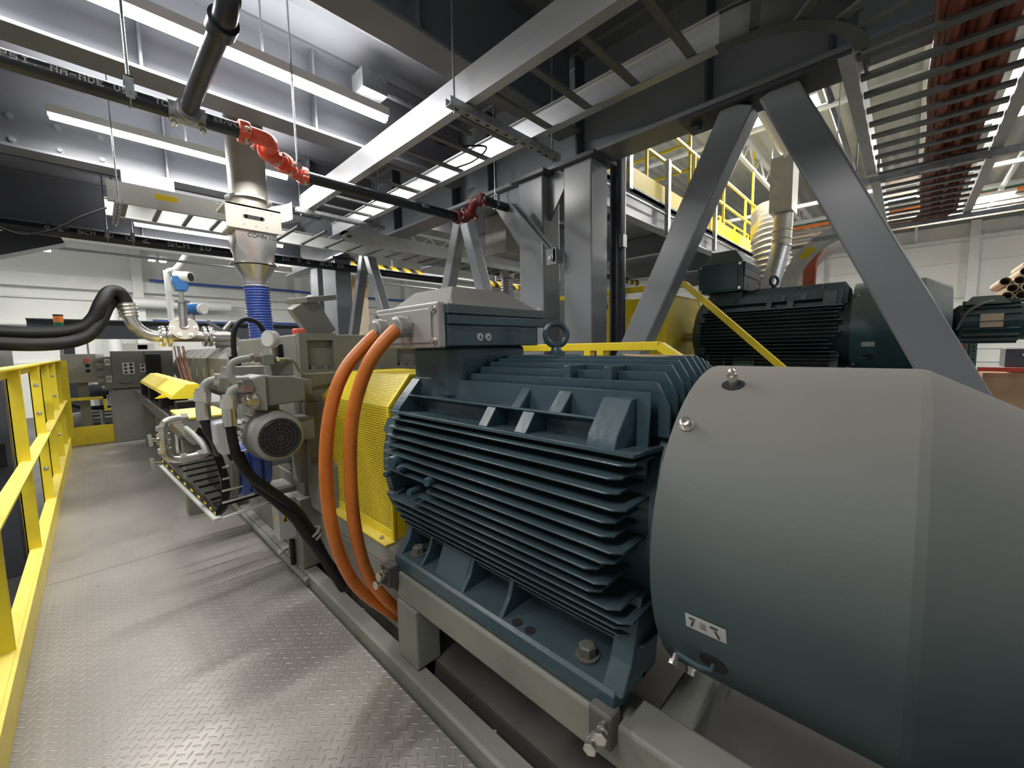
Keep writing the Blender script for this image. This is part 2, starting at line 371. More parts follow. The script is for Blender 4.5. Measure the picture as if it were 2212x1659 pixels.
# ---------------------------------------------------------------- walkway deck and its railing
d = MB(); d.box(-0.25, 0.652, -2.0, 3.05, -0.012, 0.0); d.box(-0.25, 0.652, 3.054, 7.62, -0.012, 0.0)
struct(d.build('floor', DECK, base=(0, 0, 0)))
g = MB()
for y in (-1.5, 0, 1.5, 3.0, 4.5, 6.0, 7.4): g.box(-0.25, 0.65, y, y+0.08, -0.16, -0.012)
g.box(-0.25, -0.18, -2, 7.6, -0.2, -0.012)
for y in (-1.4, 1.5, 4.4, 7.3): g.box(-0.24, -0.16, y, y+0.08, -0.8, -0.16)
struct(g.build('trim_3', STEEL, base=(0, 0, -0.8)))

t = thing('walkway_railing', 'yellow steel railing along the left side of the diamond plate walkway', 'railing', (-0.28, 2.5, 0))
g = MB(); g.box(-0.262, -0.250, -1.6, 7.62, 0.0, 0.125); g.box(-0.305, -0.262, -1.6, 7.62, 0.112, 0.125); g.build('toe_board', YEL, t, bevel=0.002)
g = MB(); g.box(-0.315, -0.255, -1.6, 7.45, 1.088, 1.100); g.box(-0.315, -0.305, -1.6, 7.45, 1.04, 1.088); g.build('top_rail', YEL, t, bevel=0.002)
g = MB(); g.box(-0.300, -0.245, -1.6, 7.45, 0.590, 0.602); g.box(-0.300, -0.292, -1.6, 7.45, 0.55, 0.59); g.build('middle_rail', YEL, t, bevel=0.002)
for y in (-1.0, 0.1, 1.15, 2.2, 3.3, 4.4, 5.3, 6.2, 7.0, 7.38):
    p = MB(); p.box(-0.315, -0.262, y, y+0.010, 0.05, 1.088); p.box(-0.315, -0.306, y, y+0.055, 0.05, 1.088)
    po = p.build('post', YEL, t, bevel=0.002)
    if y in (4.4, 6.2):
        for z in (0.35, 0.75, 0.95): MB().hexbolt((-0.285, y, z), (0, -1, 0), 0.010, 0.010).build('bolt', CHROME, po)
t = thing('end_railing', 'yellow toe board and low guard rail closing the far end of the walkway', 'railing', (0.15, 7.6, 0))
MB().box(-0.25, 0.66, 7.60, 7.61, 0.0, 0.235).build('toe_board', YEL, t)
g = MB(); g.box(-0.25, 0.10, 7.60, 7.64, 0.575, 0.61); g.box(0.07, 0.10, 7.60, 7.64, 0.42, 0.61); g.box(0.10, 0.62, 7.60, 7.64, 0.42, 0.45); g.build('guard_rail', YEL, t)
MB().box(-0.28, -0.22, 7.58, 7.64, 0.0, 1.09).build('post', YEL, t)

# ---------------------------------------------------------------- the big blue-grey motors
def make_motor(XC, ZC, s, ymap, label, mats, by=(0.98, 1.36), details=True, bz=0.0, bh=1.0):
    """XC, ZC axis; s size; ymap turns the near motor's y into this one's; mats body, cowl"""
    body, cowl = mats
    Y = ymap; R = 0.372*s
    X = lambda x: XC+(x-1.04)*s
    Z = lambda z: ZC+(z-0.75)*s
    t = thing('electric_motor', label, 'motor', (XC, Y(0.8), ZC-0.363*s))
    tip = lambda dz: math.sqrt(max(R*R-dz*dz, 0))
    ya, yb = Y(0.375), Y(1.285)
    h = MB(); h.lathe([(0, 0.262*s), (Y(1.30)-Y(0.30), 0.262*s)], (XC, Y(0.30), ZC), (0, 1, 0), 40)
    n = 16
    for side in (-1, 1):                                     # horizontal side fins
        for k in range(n):
            dz = (-0.248+k*0.412/(n-1))*s; xt = tip(dz); xi = 0.16*s; th = 0.0029*s
            y0 = ya+(0.02*s if k % 3 else 0.0)+(0.04*s if 5 <= k <= 7 else 0); yy1 = yb
            c = 0.020*s
            if side < 0 and 6 <= k <= 8 and details: yy1 = Y(1.13-0.05*(k-6))
            poly = [(XC+side*xi, y0), (XC+side*(xt-c), y0), (XC+side*xt, y0+c*1.1), (XC+side*xt, yy1-0.01*s), (XC+side*(xt-0.01*s), yy1), (XC+side*xi, yy1)]
            z = ZC+dz
            vs = [(x, y, z-th*1.3) for x, y in poly]+[(x, y, z+th*1.3) for x, y in poly]
            for ii in (2, 3): vs[ii] = (vs[ii][0], vs[ii][1], z-th*0.7); vs[ii+6] = (vs[ii+6][0], vs[ii+6][1], z+th*0.7)
            h.faces(vs, [(0, 1, 2, 3, 4, 5)[::-1], (6, 7, 8, 9, 10, 11)]+[(i, (i+1) % 6, 6+(i+1) % 6, 6+i) for i in range(6)])
    zl = 0.186*s
    for side in (-1, 1):                                     # corner pockets with cast ribs
        q = lambda dx, dz: (XC+side*dx, ZC+dz)
        def slab(p0, p1, th, y0, y1):
            a = Vector((p1[0]-p0[0], p1[1]-p0[1])); nn = Vector((-a.y, a.x)).normalized()*th/2
            h.prism('y', [(p0[0]+nn.x, p0[1]+nn.y), (p1[0]+nn.x, p1[1]+nn.y), (p1[0]-nn.x, p1[1]-nn.y), (p0[0]-nn.x, p0[1]-nn.y)], y0, y1)
        xl = tip(zl)
        slab(q(0.18*s, 0.175*s), q(xl+0.006*s, zl), 0.010*s, Y(0.37), Y(1.29))       # lip
        slab(q(0.17*s, 0.20*s), q(0.283*s, 0.243*s), 0.007*s, Y(0.44), Y(1.24))      # middle ridge
        slab(q(0.235*s, 0.12*s), q(0.222*s, 0.300*s), 0.010*s, Y(0.385), Y(1.28))    # top edge fin
        for (yy0, yy1, lo) in ((0.66, 0.70, 0), (0.80, 0.835, 0), (0.585, 0.625, 1), (0.72, 0.75, 1)):
            if lo == 0: pp = [q(0.19*s, 0.16*s), q(xl-0.004*s, zl+0.004*s), q(0.280*s, 0.240*s), q(0.20*s, 0.21*s)]
            else: pp = [q(0.19*s, 0.2*s), q(0.280*s, 0.238*s), q(0.222*s, 0.296*s), q(0.19*s, 0.28*s)]
            h.prism('y', pp, Y(yy0), Y(yy1))
        h.prism('y', [q(0.15*s, 0.12*s), q(xl, zl), q(xl-0.01*s, zl+0.02*s), q(0.228*s, 0.296*s), q(0.15*s, 0.29*s)], Y(1.245), Y(1.295))
        h.prism('y', [q(0.15*s, 0.12*s), q(xl-0.002*s, zl), q(xl-0.012*s, zl+0.03*s), q(0.250*s, 0.286*s), q(0.15*s, 0.29*s)], Y(0.415), Y(0.485))
    for k in range(11):                                      # upright fins on the crown
        dx = (-0.19+k*0.038)*s; zt = tip(dx)
        c = 0.04*s; th = 0.0045*s; y0 = Y(0.355)
        poly = [(y0, ZC+0.2*s), (y0, ZC+zt-1.3*c), (y0+c*0.8, ZC+zt), (yb-c, ZC+zt), (yb, ZC+zt-c), (yb, ZC+0.2*s)]
        h.prism('x', poly, XC+dx-th, XC+dx+th)
    for (x0, x1, yy0, yy1) in ((-0.19, 0.19, 0.62, 0.64), (-0.19, 0.19, 0.50, 0.52)):
        h.box(XC+x0*s, XC+x1*s, Y(yy0), Y(yy1), ZC+0.25*s, ZC+0.352*s)
    h.box(XC-0.05*s, XC+0.09*s, Y(0.78), Y(0.98), ZC+0.2*s, ZC+0.374*s)
    h.build('finned_housing', body, t, smooth=True, bevel=0.0016*s, bseg=1)
    # drive end shield
    e = MB(); e.lathe([(0, 0.300*s), (0.012*s, 0.335*s), (0.05*s, 0.335*s), (0.085*s, 0.29*s), (0.10*s, 0.18*s), (0.14*s, 0.16*s), (0.15*s, 0.06*s)], (XC, Y(1.29), ZC), (0, 1, 0), 40)
    for a in range(8):
        an = a*PI/4+PI/8; e.obox((XC+0.30*s*math.cos(an), Y(1.30), ZC+0.30*s*math.sin(an)), (XC+0.352*s*math.cos(an), Y(1.30), ZC+0.352*s*math.sin(an)), 0.05*s, 0.06*s, (0, 1, 0))
    es = e.build('end_shield', body, t, smooth=True)
    for a in range(8):
        an = a*PI/4+PI/8; MB().hexbolt((XC+0.335*s*math.cos(an), Y(1.30)-0.03*s, ZC+0.335*s*math.sin(an)), (0, -1, 0), 0.012*s, 0.010*s).build('bolt', body, es)
    MB().cyl((XC, Y(1.40), ZC), (XC, Y(1.60), ZC), 0.045*s).build('shaft', CHROME, t)
    # feet
    for side in (-1, 1):
        f = MB(); q = lambda dx, dz: (XC+side*dx*s, ZC+dz*s)
        zb = -0.363
        f.prism('y', [q(0.20, zb), q(0.345, zb), q(0.345, zb+0.040), q(0.335, zb+0.046), q(0.20, zb+0.052)], Y(0.40), Y(1.27))
        for (y0, y1) in ((0.385, 0.435), (0.74, 0.755), (0.905, 0.92), (1.12, 1.132), (1.245, 1.275)):
            f.prism('y', [q(0.18, zb+0.04), q(0.338, zb+0.04), q(0.30, zb+0.09), q(0.255, zb+0.22), q(0.15, zb+0.24)], Y(y0), Y(y1))
        f.prism('y', [q(0.16, zb+0.04), q(0.325, zb+0.04), q(0.255, zb+0.20), q(0.16, zb+0.20)], Y(0.92), Y(1.06))
        f.prism('y', [q(0.15, zb), q(0.22, zb), q(0.215, zb+0.2), q(0.15, zb+0.2)], Y(0.40), Y(1.27))
        fo = f.build('foot', body, t, bevel=0.003*s)
        for yy in (0.50, 1.20):
            MB().hexbolt((XC+side*0.292*s, Y(yy), ZC+(zb+0.048)*s), (0, 0, 1), 0.021*s, 0.026*s).build('foot_bolt', FRAMED, fo)
        for yy in (0.70, 0.655): MB().lathe([(0, 0.014*s), (0.0015, 0.014*s)], (XC+side*0.318*s, Y(yy), ZC+(zb+0.0475)*s), (0, 0, 1), 16).build('bolt_hole', BLKD, fo)
    # fan cowl: drum, then a shallow cone
    c = MB(); r = 0.348*s; L1 = Y(0.325)-Y(-0.03); L2 = Y(0.325)-Y(-0.15)
    seg = 72; prof = [(0, r), (L1*0.5, r), (L1-0.012*s, r), (L1, r*0.992), (L2, r*0.80)]
    c.lathe(prof, (XC, Y(0.325), ZC), (0, -1, 0), seg, cap=False)
    c.lathe([(0.0, r-0.004*s), (L1, r-0.006*s), (L2, r*0.79)], (XC, Y(0.325), ZC), (0, -1, 0), seg, cap=False)
    co = c.build('fan_cowl', cowl, t, smooth=True, auto=12)
    g = MB()
    for i in range(7): g.torus((XC, Y(-0.148), ZC), (0, 1, 0), (0.04+i*0.036)*s, 0.003*s, 32, 5)
    for i in range(4): a = i*PI/4; g.obox((XC-0.27*s*math.cos(a), Y(-0.147), ZC-0.27*s*math.sin(a)), (XC+0.27*s*math.cos(a), Y(-0.147), ZC+0.27*s*math.sin(a)), 0.01*s, 0.006*s, (0, 1, 0))
    g.build('air_grille', body, co)
    MB().lathe([(0, 0.05*s), (0.01, 0.27*s), (0.02, 0.27*s)], (XC, Y(-0.10), ZC), (0, 1, 0), 24).build('fan_wheel', BLKD, co)
    def oncowl(an, yy): return Vector((XC-r*math.cos(an), Y(yy), ZC+r*math.sin(an))), Vector((-math.cos(an), 0, math.sin(an)))
    # cowl fittings
    an0 = math.asin((1.067-0.75)/0.348)
    p, nn = oncowl(an0, 0.25); MB().lathe([(0.0003, 0.021*s), (0.0012, 0.021*s)], p, nn, 24).build('grease_hole', BLKD, co)
    MB().lathe([(-0.01, 0.007*s), (0.012*s, 0.007*s), (0.013*s, 0.010*s), (0.022*s, 0.010*s), (0.023*s, 0.006*s), (0.030*s, 0.005*s), (0.033*s, 0.007*s), (0.038*s, 0.003*s)], p, nn, 12).build('grease_nipple', CHROME, co, smooth=True)
    for an in (0.776, 2.4, -0.15 if False else 0.776-1.75):
        p, nn = oncowl(an, 0.300); b = MB(); b.lathe([(0, 0.014*s), (0.004*s, 0.014*s), (0.004*s, 0.010*s), (0.015*s, 0.010*s), (0.016*s, 0.008*s), (0.016*s, 0.004*s), (0.011*s, 0.004*s)], p, nn, 16)
        b.build('socket_screw', CHROME, co, smooth=True)
    a0, a1 = math.asin(-0.073/0.348), math.asin(-0.103/0.348)      # sticker
    def stick(y0, y1, f0, f1, hh, m, par, nm):
        st = MB(); k = 4; vs = []
        for i in range(k+1):
            for yy in (y0, y1):
                aa = a0+(a1-a0)*(f0+(f1-f0)*i/k); vs.append((XC-(r+hh)*math.cos(aa), Y(yy), ZC+(r+hh)*math.sin(aa)))
        st.faces(vs, [(2*i, 2*i+1, 2*i+3, 2*i+2) for i in range(k)]); return st.build(nm, m, par)
    sk = stick(0.262, 0.195, 0, 1, 0.0008, LGREY, co, 'lubrication_label')
    def bar(u0, v0, u1, v1, wd):
        def P(u, v): aa = a0+(a1-a0)*v; return Vector((XC-(r+0.0016)*math.cos(aa), Y(0.262+(0.195-0.262)*u), ZC+(r+0.0016)*math.sin(aa)))
        p, q = P(u0, v0), P(u1, v1); return MB().obox(p, q, 0.0008, wd, (1, 0, 0)) if False else MB().tube([p, q], wd/2, 5)
    for args in ((0.10, 0.25, 0.25, 0.25), (0.20, 0.42, 0.14, 0.8), (0.62, 0.25, 0.80, 0.25), (0.74, 0.45, 0.83, 0.85)):
        bar(*args, 0.0028).build('printed_mark', INK, sk)
    for k in range(4): bar(0.36, 0.3+0.12*k, 0.52, 0.3+0.12*k, 0.0007).build('printed_line', INK, sk)
    # drain lever in its hole
    an = math.asin(-0.175/0.348); p, nn = oncowl(an, 0.225)
    MB().lathe([(0.0004, 0.024*s), (0.0012, 0.024*s)], p, nn, 24).build('access_hole', BLKD, co)
    MB().tube([p+nn*-0.01, p+nn*0.012, p+nn*0.016+Vector((0, 0.02, 0.0)), p+nn*0.016+Vector((0, 0.06, 0.004))], 0.0045*s, 8).build('drain_lever', TEAL, co, smooth=True)
    an = math.asin(-0.215/0.348); p, nn = oncowl(an, 0.302); MB().lathe([(-0.005, 0.007), (0.012, 0.007), (0.013, 0.011), (0.022, 0.011)], p, nn, 8).build('drain_plug', CHROME, co)
    # terminal box
    y0, y1 = Y(by[0]), Y(by[1]); x0, x1 = X(0.74), X(1.185)
    z0, z1, z2, z3, z4 = [Z(1.157+bz+(v-1.157)*bh) for v in (1.157, 1.222, 1.254, 1.284, 1.352)]
    m = MB(); m.prism('z', [(x0+0.075*s, y0+0.035*s), (x1-0.08*s, y0+0.03*s), (x1-0.05*s, y0+0.07*s), (x1-0.05*s, y1-0.05*s), (x0+0.09*s, y1-0.05*s), (x0+0.06*s, y0+0.09*s)], ZC+0.24*s, z0)
    m.build('pedestal', body, t, bevel=0.012*s, bseg=3)
    m = MB(); m.box(x0, x1-0.035*s, y0, y1, z0, z1); m.box(x0, x1, y0-0.006*s, y1+0.01*s, z1, z2-0.001)
    tb = m.build('terminal_box', body, t, bevel=0.004*s)
    m = MB(); m.box(x0-0.003*s, x1+0.002*s, y0-0.008*s, y1+0.012*s, z2, z3)
    xs = (x0+0.015*s, x1-0.03*s); ys = (y0+0.005*s, y1-0.01*s)
    vs = [(xs[0], ys[0], z3), (xs[1], ys[0], z3), (xs[1], ys[1], z3), (xs[0], ys[1], z3), (xs[0]+0.075*s, ys[0]+0.085*s, z4), (xs[1]-0.085*s, ys[0]+0.085*s, z4), (xs[1]-0.085*s, ys[1]-0.06*s, z4), (xs[0]+0.075*s, ys[1]-0.06*s, z4)]
    m.faces(vs, [(0, 1, 5, 4), (1, 2, 6, 5), (2, 3, 7, 6), (3, 0, 4, 7), (4, 5, 6, 7)])
    m.build('box_lid', cowl, t, bevel=0.003*s)
    for (px, py) in ((x0+0.02*s, y0+0.012*s), (x1-0.016*s, y0+0.012*s), (x1-0.016*s, y1-0.01*s)):
        MB().lathe([(0, 0.008*s), (0.012*s, 0.008*s), (0.012*s, 0.004*s)], (px, py, z3), (0, 0, 1), 12).build('lid_screw', CHROME, tb)
    gp = MB(); gp.box(x0-0.030*s, x0-0.001, y0+0.006*s, y1-0.006*s, z0-0.004*s, z3+0.004*s)
    pl = gp.build('gland_plate', MACHG if details else body, t, bevel=0.006*s, bseg=3)
    gp = MB(); gp.box(x0-0.036*s, x0-0.030*s, y0+0.035*s, y1-0.035*s, z0+0.012*s, z3-0.012*s); gp.build('raised_panel', MACHG if details else body, pl, bevel=0.003*s)
    for py in (y0+0.022*s, y1-0.022*s):
        for pz in (z0+0.018*s, z3-0.016*s):
            MB().lathe([(0, 0.012*s), (0.003*s, 0.012*s), (0.003*s, 0.0085*s), (0.013*s, 0.0085*s), (0.013*s, 0.004*s), (0.008*s, 0.004*s)], (x0-0.031*s, py, pz), (-1, 0, 0), 14).build('plate_screw', CHROME, pl, smooth=True)
    for k in (0, 1):
        px = x0+(0.125+0.035*k)*s; sc = MB().lathe([(0, 0.0125*s), (0.003*s, 0.0125*s)], (px, y0-0.0005, (z0+z1)/2-0.004*s), (0, -1, 0), 20).build('earth_symbol_disc', LGREY, tb)
        dd = (0.006, 0) if k == 0 else (0.004, 0.005)
        q = MB(); q.obox((px-dd[1]*s, y0-0.0045*s, (z0+z1)/2-0.004*s-dd[0]*s), (px+dd[1]*s, y0-0.0045*s, (z0+z1)/2-0.004*s+dd[0]*s), 0.001, 0.0018*s, (1, 0, 0)); q.obox((px-0.004*s, y0-0.0045*s, (z0+z1)/2-0.004*s), (px+0.004*s, y0-0.0045*s, (z0+z1)/2-0.004*s), 0.001, 0.0018*s); q.build('symbol', INK, sc)
    # lifting eye
    ex, ey, ez = X(1.104), Y(0.86), Z(1.124)
    e = MB(); e.lathe([(0, 0.026*s), (0.012*s, 0.026*s), (0.020*s, 0.018*s), (0.03*s, 0.016*s)], (ex, ey, ez-0.004*s), (0, 0, 1), 20); e.torus((ex, ey, ez+0.067*s), (0.55, 0.83, 0), 0.037*s, 0.0105*s, 30, 12)
    e.build('lifting_eye', TEAL if details else body, t, smooth=True)
    # fittings on the side of the housing: plugs and their pipes
    if details:
        for (yy, dz, rr, ln) in ((1.215, 0.035, 0.020, 0.05), (1.17, 0.020, 0.011, 0.07), (1.02, 0.010, 0.014, 0.045), (1.26, -0.015, 0.011, 0.05), (1.12, -0.045, 0.012, 0.04)):
            xx = XC-0.285*s
            MB().lathe([(0, rr), (0.085*s+ln*0.3, rr), (0.09*s+ln*0.3, rr*0.85)], (xx, Y(yy), ZC+dz*s), (-1, -0.25, 0), 18).build('drain_boss', body, t, smooth=True)
    return t
MACHG = mat('grey_cast_gland_plate', (0.33, 0.315, 0.30), 0.35, 0.25, 0.10, 4, dust=0.2)
M1 = make_motor(1.04, 0.75, 1.0, lambda y: y, 'big teal finned electric motor filling the right foreground, beige dust on its cowl', (TEAL, TEALC))
M2 = make_motor(4.63, 1.23, 1.18, lambda y: -0.04+1.18*y, 'dark teal finned electric motor behind the steel brace, second production line', (TEALD, TEALD), by=(0.99, 1.33), details=False, bz=-0.055, bh=1.75)

# two orange power cables
def power_cable(path, label, r=0.0205, gl=None, xg=0.70):
    t = thing('power_cable', label, 'cable', path[-1], 'orange power cables of the near motor')
    MB().tube(smoothpath(path, 10), r, 20).build('jacket', ORA, t, smooth=True)
    p = Vector(path[0]); g = MB(); g.lathe([(0, 0.034), (0.010, 0.034)], (xg+0.005, gl[0], gl[1]), (-1, 0, 0), 6); g.lathe([(0.008, 0.030), (0.022, 0.030), (0.024, 0.034), (0.045, 0.034), (0.048, 0.028), (0.058, 0.026), (0.058, 0.021)], (xg+0.005, gl[0], gl[1]), (-1, -0.0, -0.08), 22)
    g.build('cable_gland', MACHG, t, smooth=True)
power_cable([(.735, 1.135, 1.224), (.69, 1.132, 1.222), (.64, 1.13, 1.197), (.58, 1.153, 1.118), (.55, 1.193, 1.006), (.54, 1.228, .875), (.55, 1.265, .67), (.58, 1.299, .492), (.63, 1.332, .342), (.70, 1.339, .219), (.78, 1.34, .12)],
            'thick orange power cable nearer the camera, from the right gland of the terminal box', gl=(1.135, 1.222))
power_cable([(.735, 1.262, 1.222), (.69, 1.262, 1.220), (.62, 1.258, 1.168), (.55, 1.264, 1.089), (.51, 1.274, .99), (.49, 1.289, .86), (.49, 1.308, .707), (.51, 1.328, .556), (.55, 1.349, .412), (.62, 1.372, .278), (.74, 1.383, .132), (.80, 1.385, .09)],
            'thick orange power cable on the left, from the far gland of the terminal box', gl=(1.262, 1.220))

# ---------------------------------------------------------------- frame under the near motor
t = thing('motor_frame', 'grey green welded steel frame carrying the near teal motor', 'frame', (1.04, 0.6, 0.03))
f = MB()
for x in (0.695, 1.285): f.box(x, x+0.10, -0.55, 1.27, 0.272, 0.372)
f.build('side_beam', FRAME, t, bevel=0.008)
for x in (0.69, 0.94, 1.30):
    for y in (1.14, -0.42): MB().box(x, x+0.095, y, y+0.125, 0.062, 0.272).build('leg', FRAME, t, bevel=0.006)
for bb in ((1.15, 1.25, 0.272, 0.365), (0.30, 0.38, 0.20, 0.30), (-0.42, -0.32, 0.272, 0.365)): MB().box(0.79, 1.285, *bb).build('cross_beam', FRAME, t, bevel=0.005)
f = MB(); f.prism('y', [(0.705, 0.272), (0.785, 0.272), (0.785, 0.062), (0.74, 0.062)], 1.27, 1.28); f.build('gusset', FRAME, t)
for (y, x) in ((0.42, 0.67), (1.275, 0.655)):           # jacking brackets with bolts
    b = MB(); b.box(x-0.0, x+0.042, y-0.028, y+0.028, 0.325, 0.402); b.box(x+0.03, x+0.075, y-0.02, y+0.02, 0.30, 0.372)
    bo = b.build('jacking_bracket', FRAMED, t, bevel=0.006)
    for (dy, dz) in ((-0.012, 0.385), (0.012, 0.345)):
        q = MB(); q.cyl((x+0.0, y+dy, dz), (x-0.030, y+dy-0.012, dz), 0.0065, seg=10); q.hexbolt((x-0.010, y+dy-0.004, dz), (-1, -0.3, 0), 0.0125, 0.009, False); q.hexbolt((x-0.026, y+dy-0.010, dz), (-1, -0.3, 0), 0.0145, 0.011, False)
        q.build('jacking_bolt', CHROME, bo)
f = MB(); f.box(0.75, 1.36, 1.30, 2.14, 0.062, 0.30); f.prism('y', [(0.745, 0.30), (1.36, 0.30), (1.36, 0.37), (0.765, 0.37)], 1.285, 2.14); f.build('guard_plinth', FRAME, t, bevel=0.01)

t = thing('skid_base', 'long grey channel steel skid along the right edge of the walkway', 'base', (0.9, 2.5, -0.1))
k = MB(); k.prism('y', [(0.662, -0.09), (0.745, -0.09), (0.745, -0.08), (0.685, -0.08), (0.685, 0.045), (0.722, 0.045), (0.722, 0.056), (0.672, 0.056), (0.662, 0.050)], -1.4, 3.4); k.build('edge_channel', FRAME, t)
k = MB(); k.box(0.765, 1.45, -1.4, 3.4, 0.025, 0.060); k.box(0.765, 0.775, -1.4, 3.4, -0.09, 0.025); k.build('top_plate', FRAMED, t)
k = MB()
for y in (-0.8, 0.0, 0.8, 1.62, 1.85, 2.3, 2.75, 3.2): k.box(0.686, 0.735, y, y+0.012, -0.08, 0.045)
k.build('stiffener', FRAME, t)
k = MB(); k.box(0.70, 1.45, -1.4, 3.4, -0.8, -0.092); k.build('pedestal_wall', BLKD, t)
t = thing('conduit', 'thin grey conduit lying along the skid beside the walkway', 'pipe', (0.70, 2.6, 0.03))
MB().tube([(0.655, 3.6, 0.03), (0.655, 2.05, 0.03)], 0.016, 10).build('tube', FRAME, t, smooth=True)
for y in (2.5, 3.0): MB().torus((0.655, y, 0.03), (0, 1, 0), 0.018, 0.004, 14, 6).build('clip', GALV, t)

# ---------------------------------------------------------------- yellow coupling guard of the near line
def guard(x0, x1, y0, y1, z0, z1, z2, ch, label, plain=False):
    t = thing('coupling_guard', label, 'guard', ((x0+x1)/2, (y0+y1)/2, z0))
    zs = z0+0.012
    poly = [(x0, zs), (x0, z1), (x0+ch, z2), (x1-ch, z2), (x1, z1), (x1, zs)]
    vs = [(x, y0, z) for x, z in poly]+[(x, y1, z) for x, z in poly]; m = MB(); m.faces(vs, [(i, i+1, 7+i, 6+i) for i in range(5)])
    sh = m.build('perforated_shell', YELB if plain else PERF, t); sm = sh.modifiers.new('thick', 'SOLIDIFY'); sm.thickness = 0.002
    m = MB(); m.faces([(x, y0+0.001, z) for x, z in poly], [tuple(range(6))]); e = m.build('end_panel', YELB, t); sm = e.modifiers.new('thick', 'SOLIDIFY'); sm.thickness = 0.002
    m = MB(); m.box(x0-0.045, x0+0.002, y0-0.01, y1, z0+0.002, z0+0.008); m.box(x0-0.003, x0+0.003, y0, y1, z0+0.004, z0+0.045); m.build('mounting_flange', YEL, t)
    m = MB()
    for i in range(5): m.obox((poly[i][0], y0, poly[i][1]), (poly[i+1][0], y0, poly[i+1][1]), 0.010, 0.012, (0, 1, 0))
    m.build('edge_trim', YELB, t)
    for y in (y0+0.06, (y0+y1)/2, y1-0.06): MB().hexbolt((x0-0.024, y, z0+0.008), (0, 0, 1), 0.009, 0.009).build('bolt', CHROME, t)
    return t
guard(0.80, 1.30, 1.46, 2.12, 0.37, 0.925, 1.045, 0.10, 'yellow perforated sheet guard behind the two orange cables')
guard(4.1, 5.1, 1.78, 2.5, 0.90, 1.50, 1.66, 0.14, 'plain yellow box guard at the drive end of the far dark teal motor', plain=True)

# ---------------------------------------------------------------- gearbox housing of the near line
t = thing('gearbox', 'grey cast gearbox housing with square recesses behind the orange cables', 'gearbox', (1.05, 2.6, 0.06))
m = MB(); m.box(0.705, 1.45, 2.16, 3.30, 0.50, 1.235)
ho = m.build('housing', MACH, t, bevel=0.008)
def recessed(x0, x1, zlo, zhi, y):
    a = MB(); fr = 0.02
    a.box(x0, x0+fr, y-0.034, y, zlo, zhi); a.box(x1-fr, x1, y-0.034, y, zlo, zhi); a.box(x0, x1, y-0.034, y, zhi-fr, zhi); a.box(x0, x1, y-0.034, y, zlo, zlo+fr)
    a.build('recess_frame', MACH, t, bevel=0.004)
m = MB()      # front plate with real openings: strips round the recesses
yf = 2.125
for (xa, xb, za, zb) in ((0.708, 0.745, 0.90, 1.24), (0.745, 0.872, 1.205, 1.24), (0.745, 0.872, 0.90, 1.06), (0.872, 0.890, 0.90, 1.24), (0.890, 1.235, 0.93, 1.232), (1.235, 1.385, 1.165, 1.232), (1.235, 1.385, 0.93, 1.06), (1.385, 1.45, 0.93, 1.232)):
    m.box(xa, xb, yf, 2.165, za, zb)
m.build('front_plate', MACH, t)
for x in (0.775, 0.835, 1.275, 1.335): MB().lathe([(0, 0.014), (0.016, 0.014)], (x, 2.145, 1.06), (0, 0, 1), 14).build('recess_bolt', MACH, t)
m = MB(); m.box(0.712, 1.45, 2.10, 2.16, 0.50, 0.90); m.box(0.708, 0.72, 2.095, 2.16, 0.50, 1.0); m.build('lower_casing', MACH, t, bevel=0.006)
m = MB(); m.box(0.66, 0.80, 2.12, 2.20, 0.50, 0.72); m.box(0.715, 0.90, 1.98, 2.16, 0.36, 0.60); m.build('foot_block', MACH, t, bevel=0.015)
m = MB(); m.box(0.70, 1.40, 2.16, 3.3, 0.062, 0.50); m.box(0.66, 0.80, 2.12, 2.34, 0.062, 0.42); m.build('pedestal', MACH, t, bevel=0.006)
m = MB(); m.lathe([(0, 0.18), (0.03, 0.18), (0.03, 0.15), (0.06, 0.15)], (1.06, 2.13, 0.85), (0, -1, 0), 32); fl = m.build('input_flange', MACHL, t, smooth=True)
for i in range(8):
    a = i*PI/4; MB().hexbolt((1.06+0.165*math.cos(a), 2.10, 0.85+0.165*math.sin(a)), (0, -1, 0), 0.010, 0.01).build('bolt', CHROME, fl)
MB().lathe([(0, 0.030), (0.028, 0.030), (0.032, 0.026)], (0.755, 2.26, 1.235), (0, 0, 1), 20).build('red_cap', RED, t, smooth=True, label='round red cap on the top')
m = MB(); m.box(0.68, 0.705, 2.36, 2.44, 1.03, 1.19); m.build('switch_block', BLK, t)
m = MB(); m.obox((0.95, 2.45, 1.235), (0.82, 2.40, 1.42), 0.15, 0.06, (0, 1, 0)); m.obox((0.80, 2.40, 1.425), (0.99, 2.47, 1.46), 0.16, 0.03, (0, 0, 1))
tag(m.build('sloped_junction_box', MACH, None, bevel=0.004), 'tilted grey sheet metal box standing on the gearbox behind the red cap', 'box')

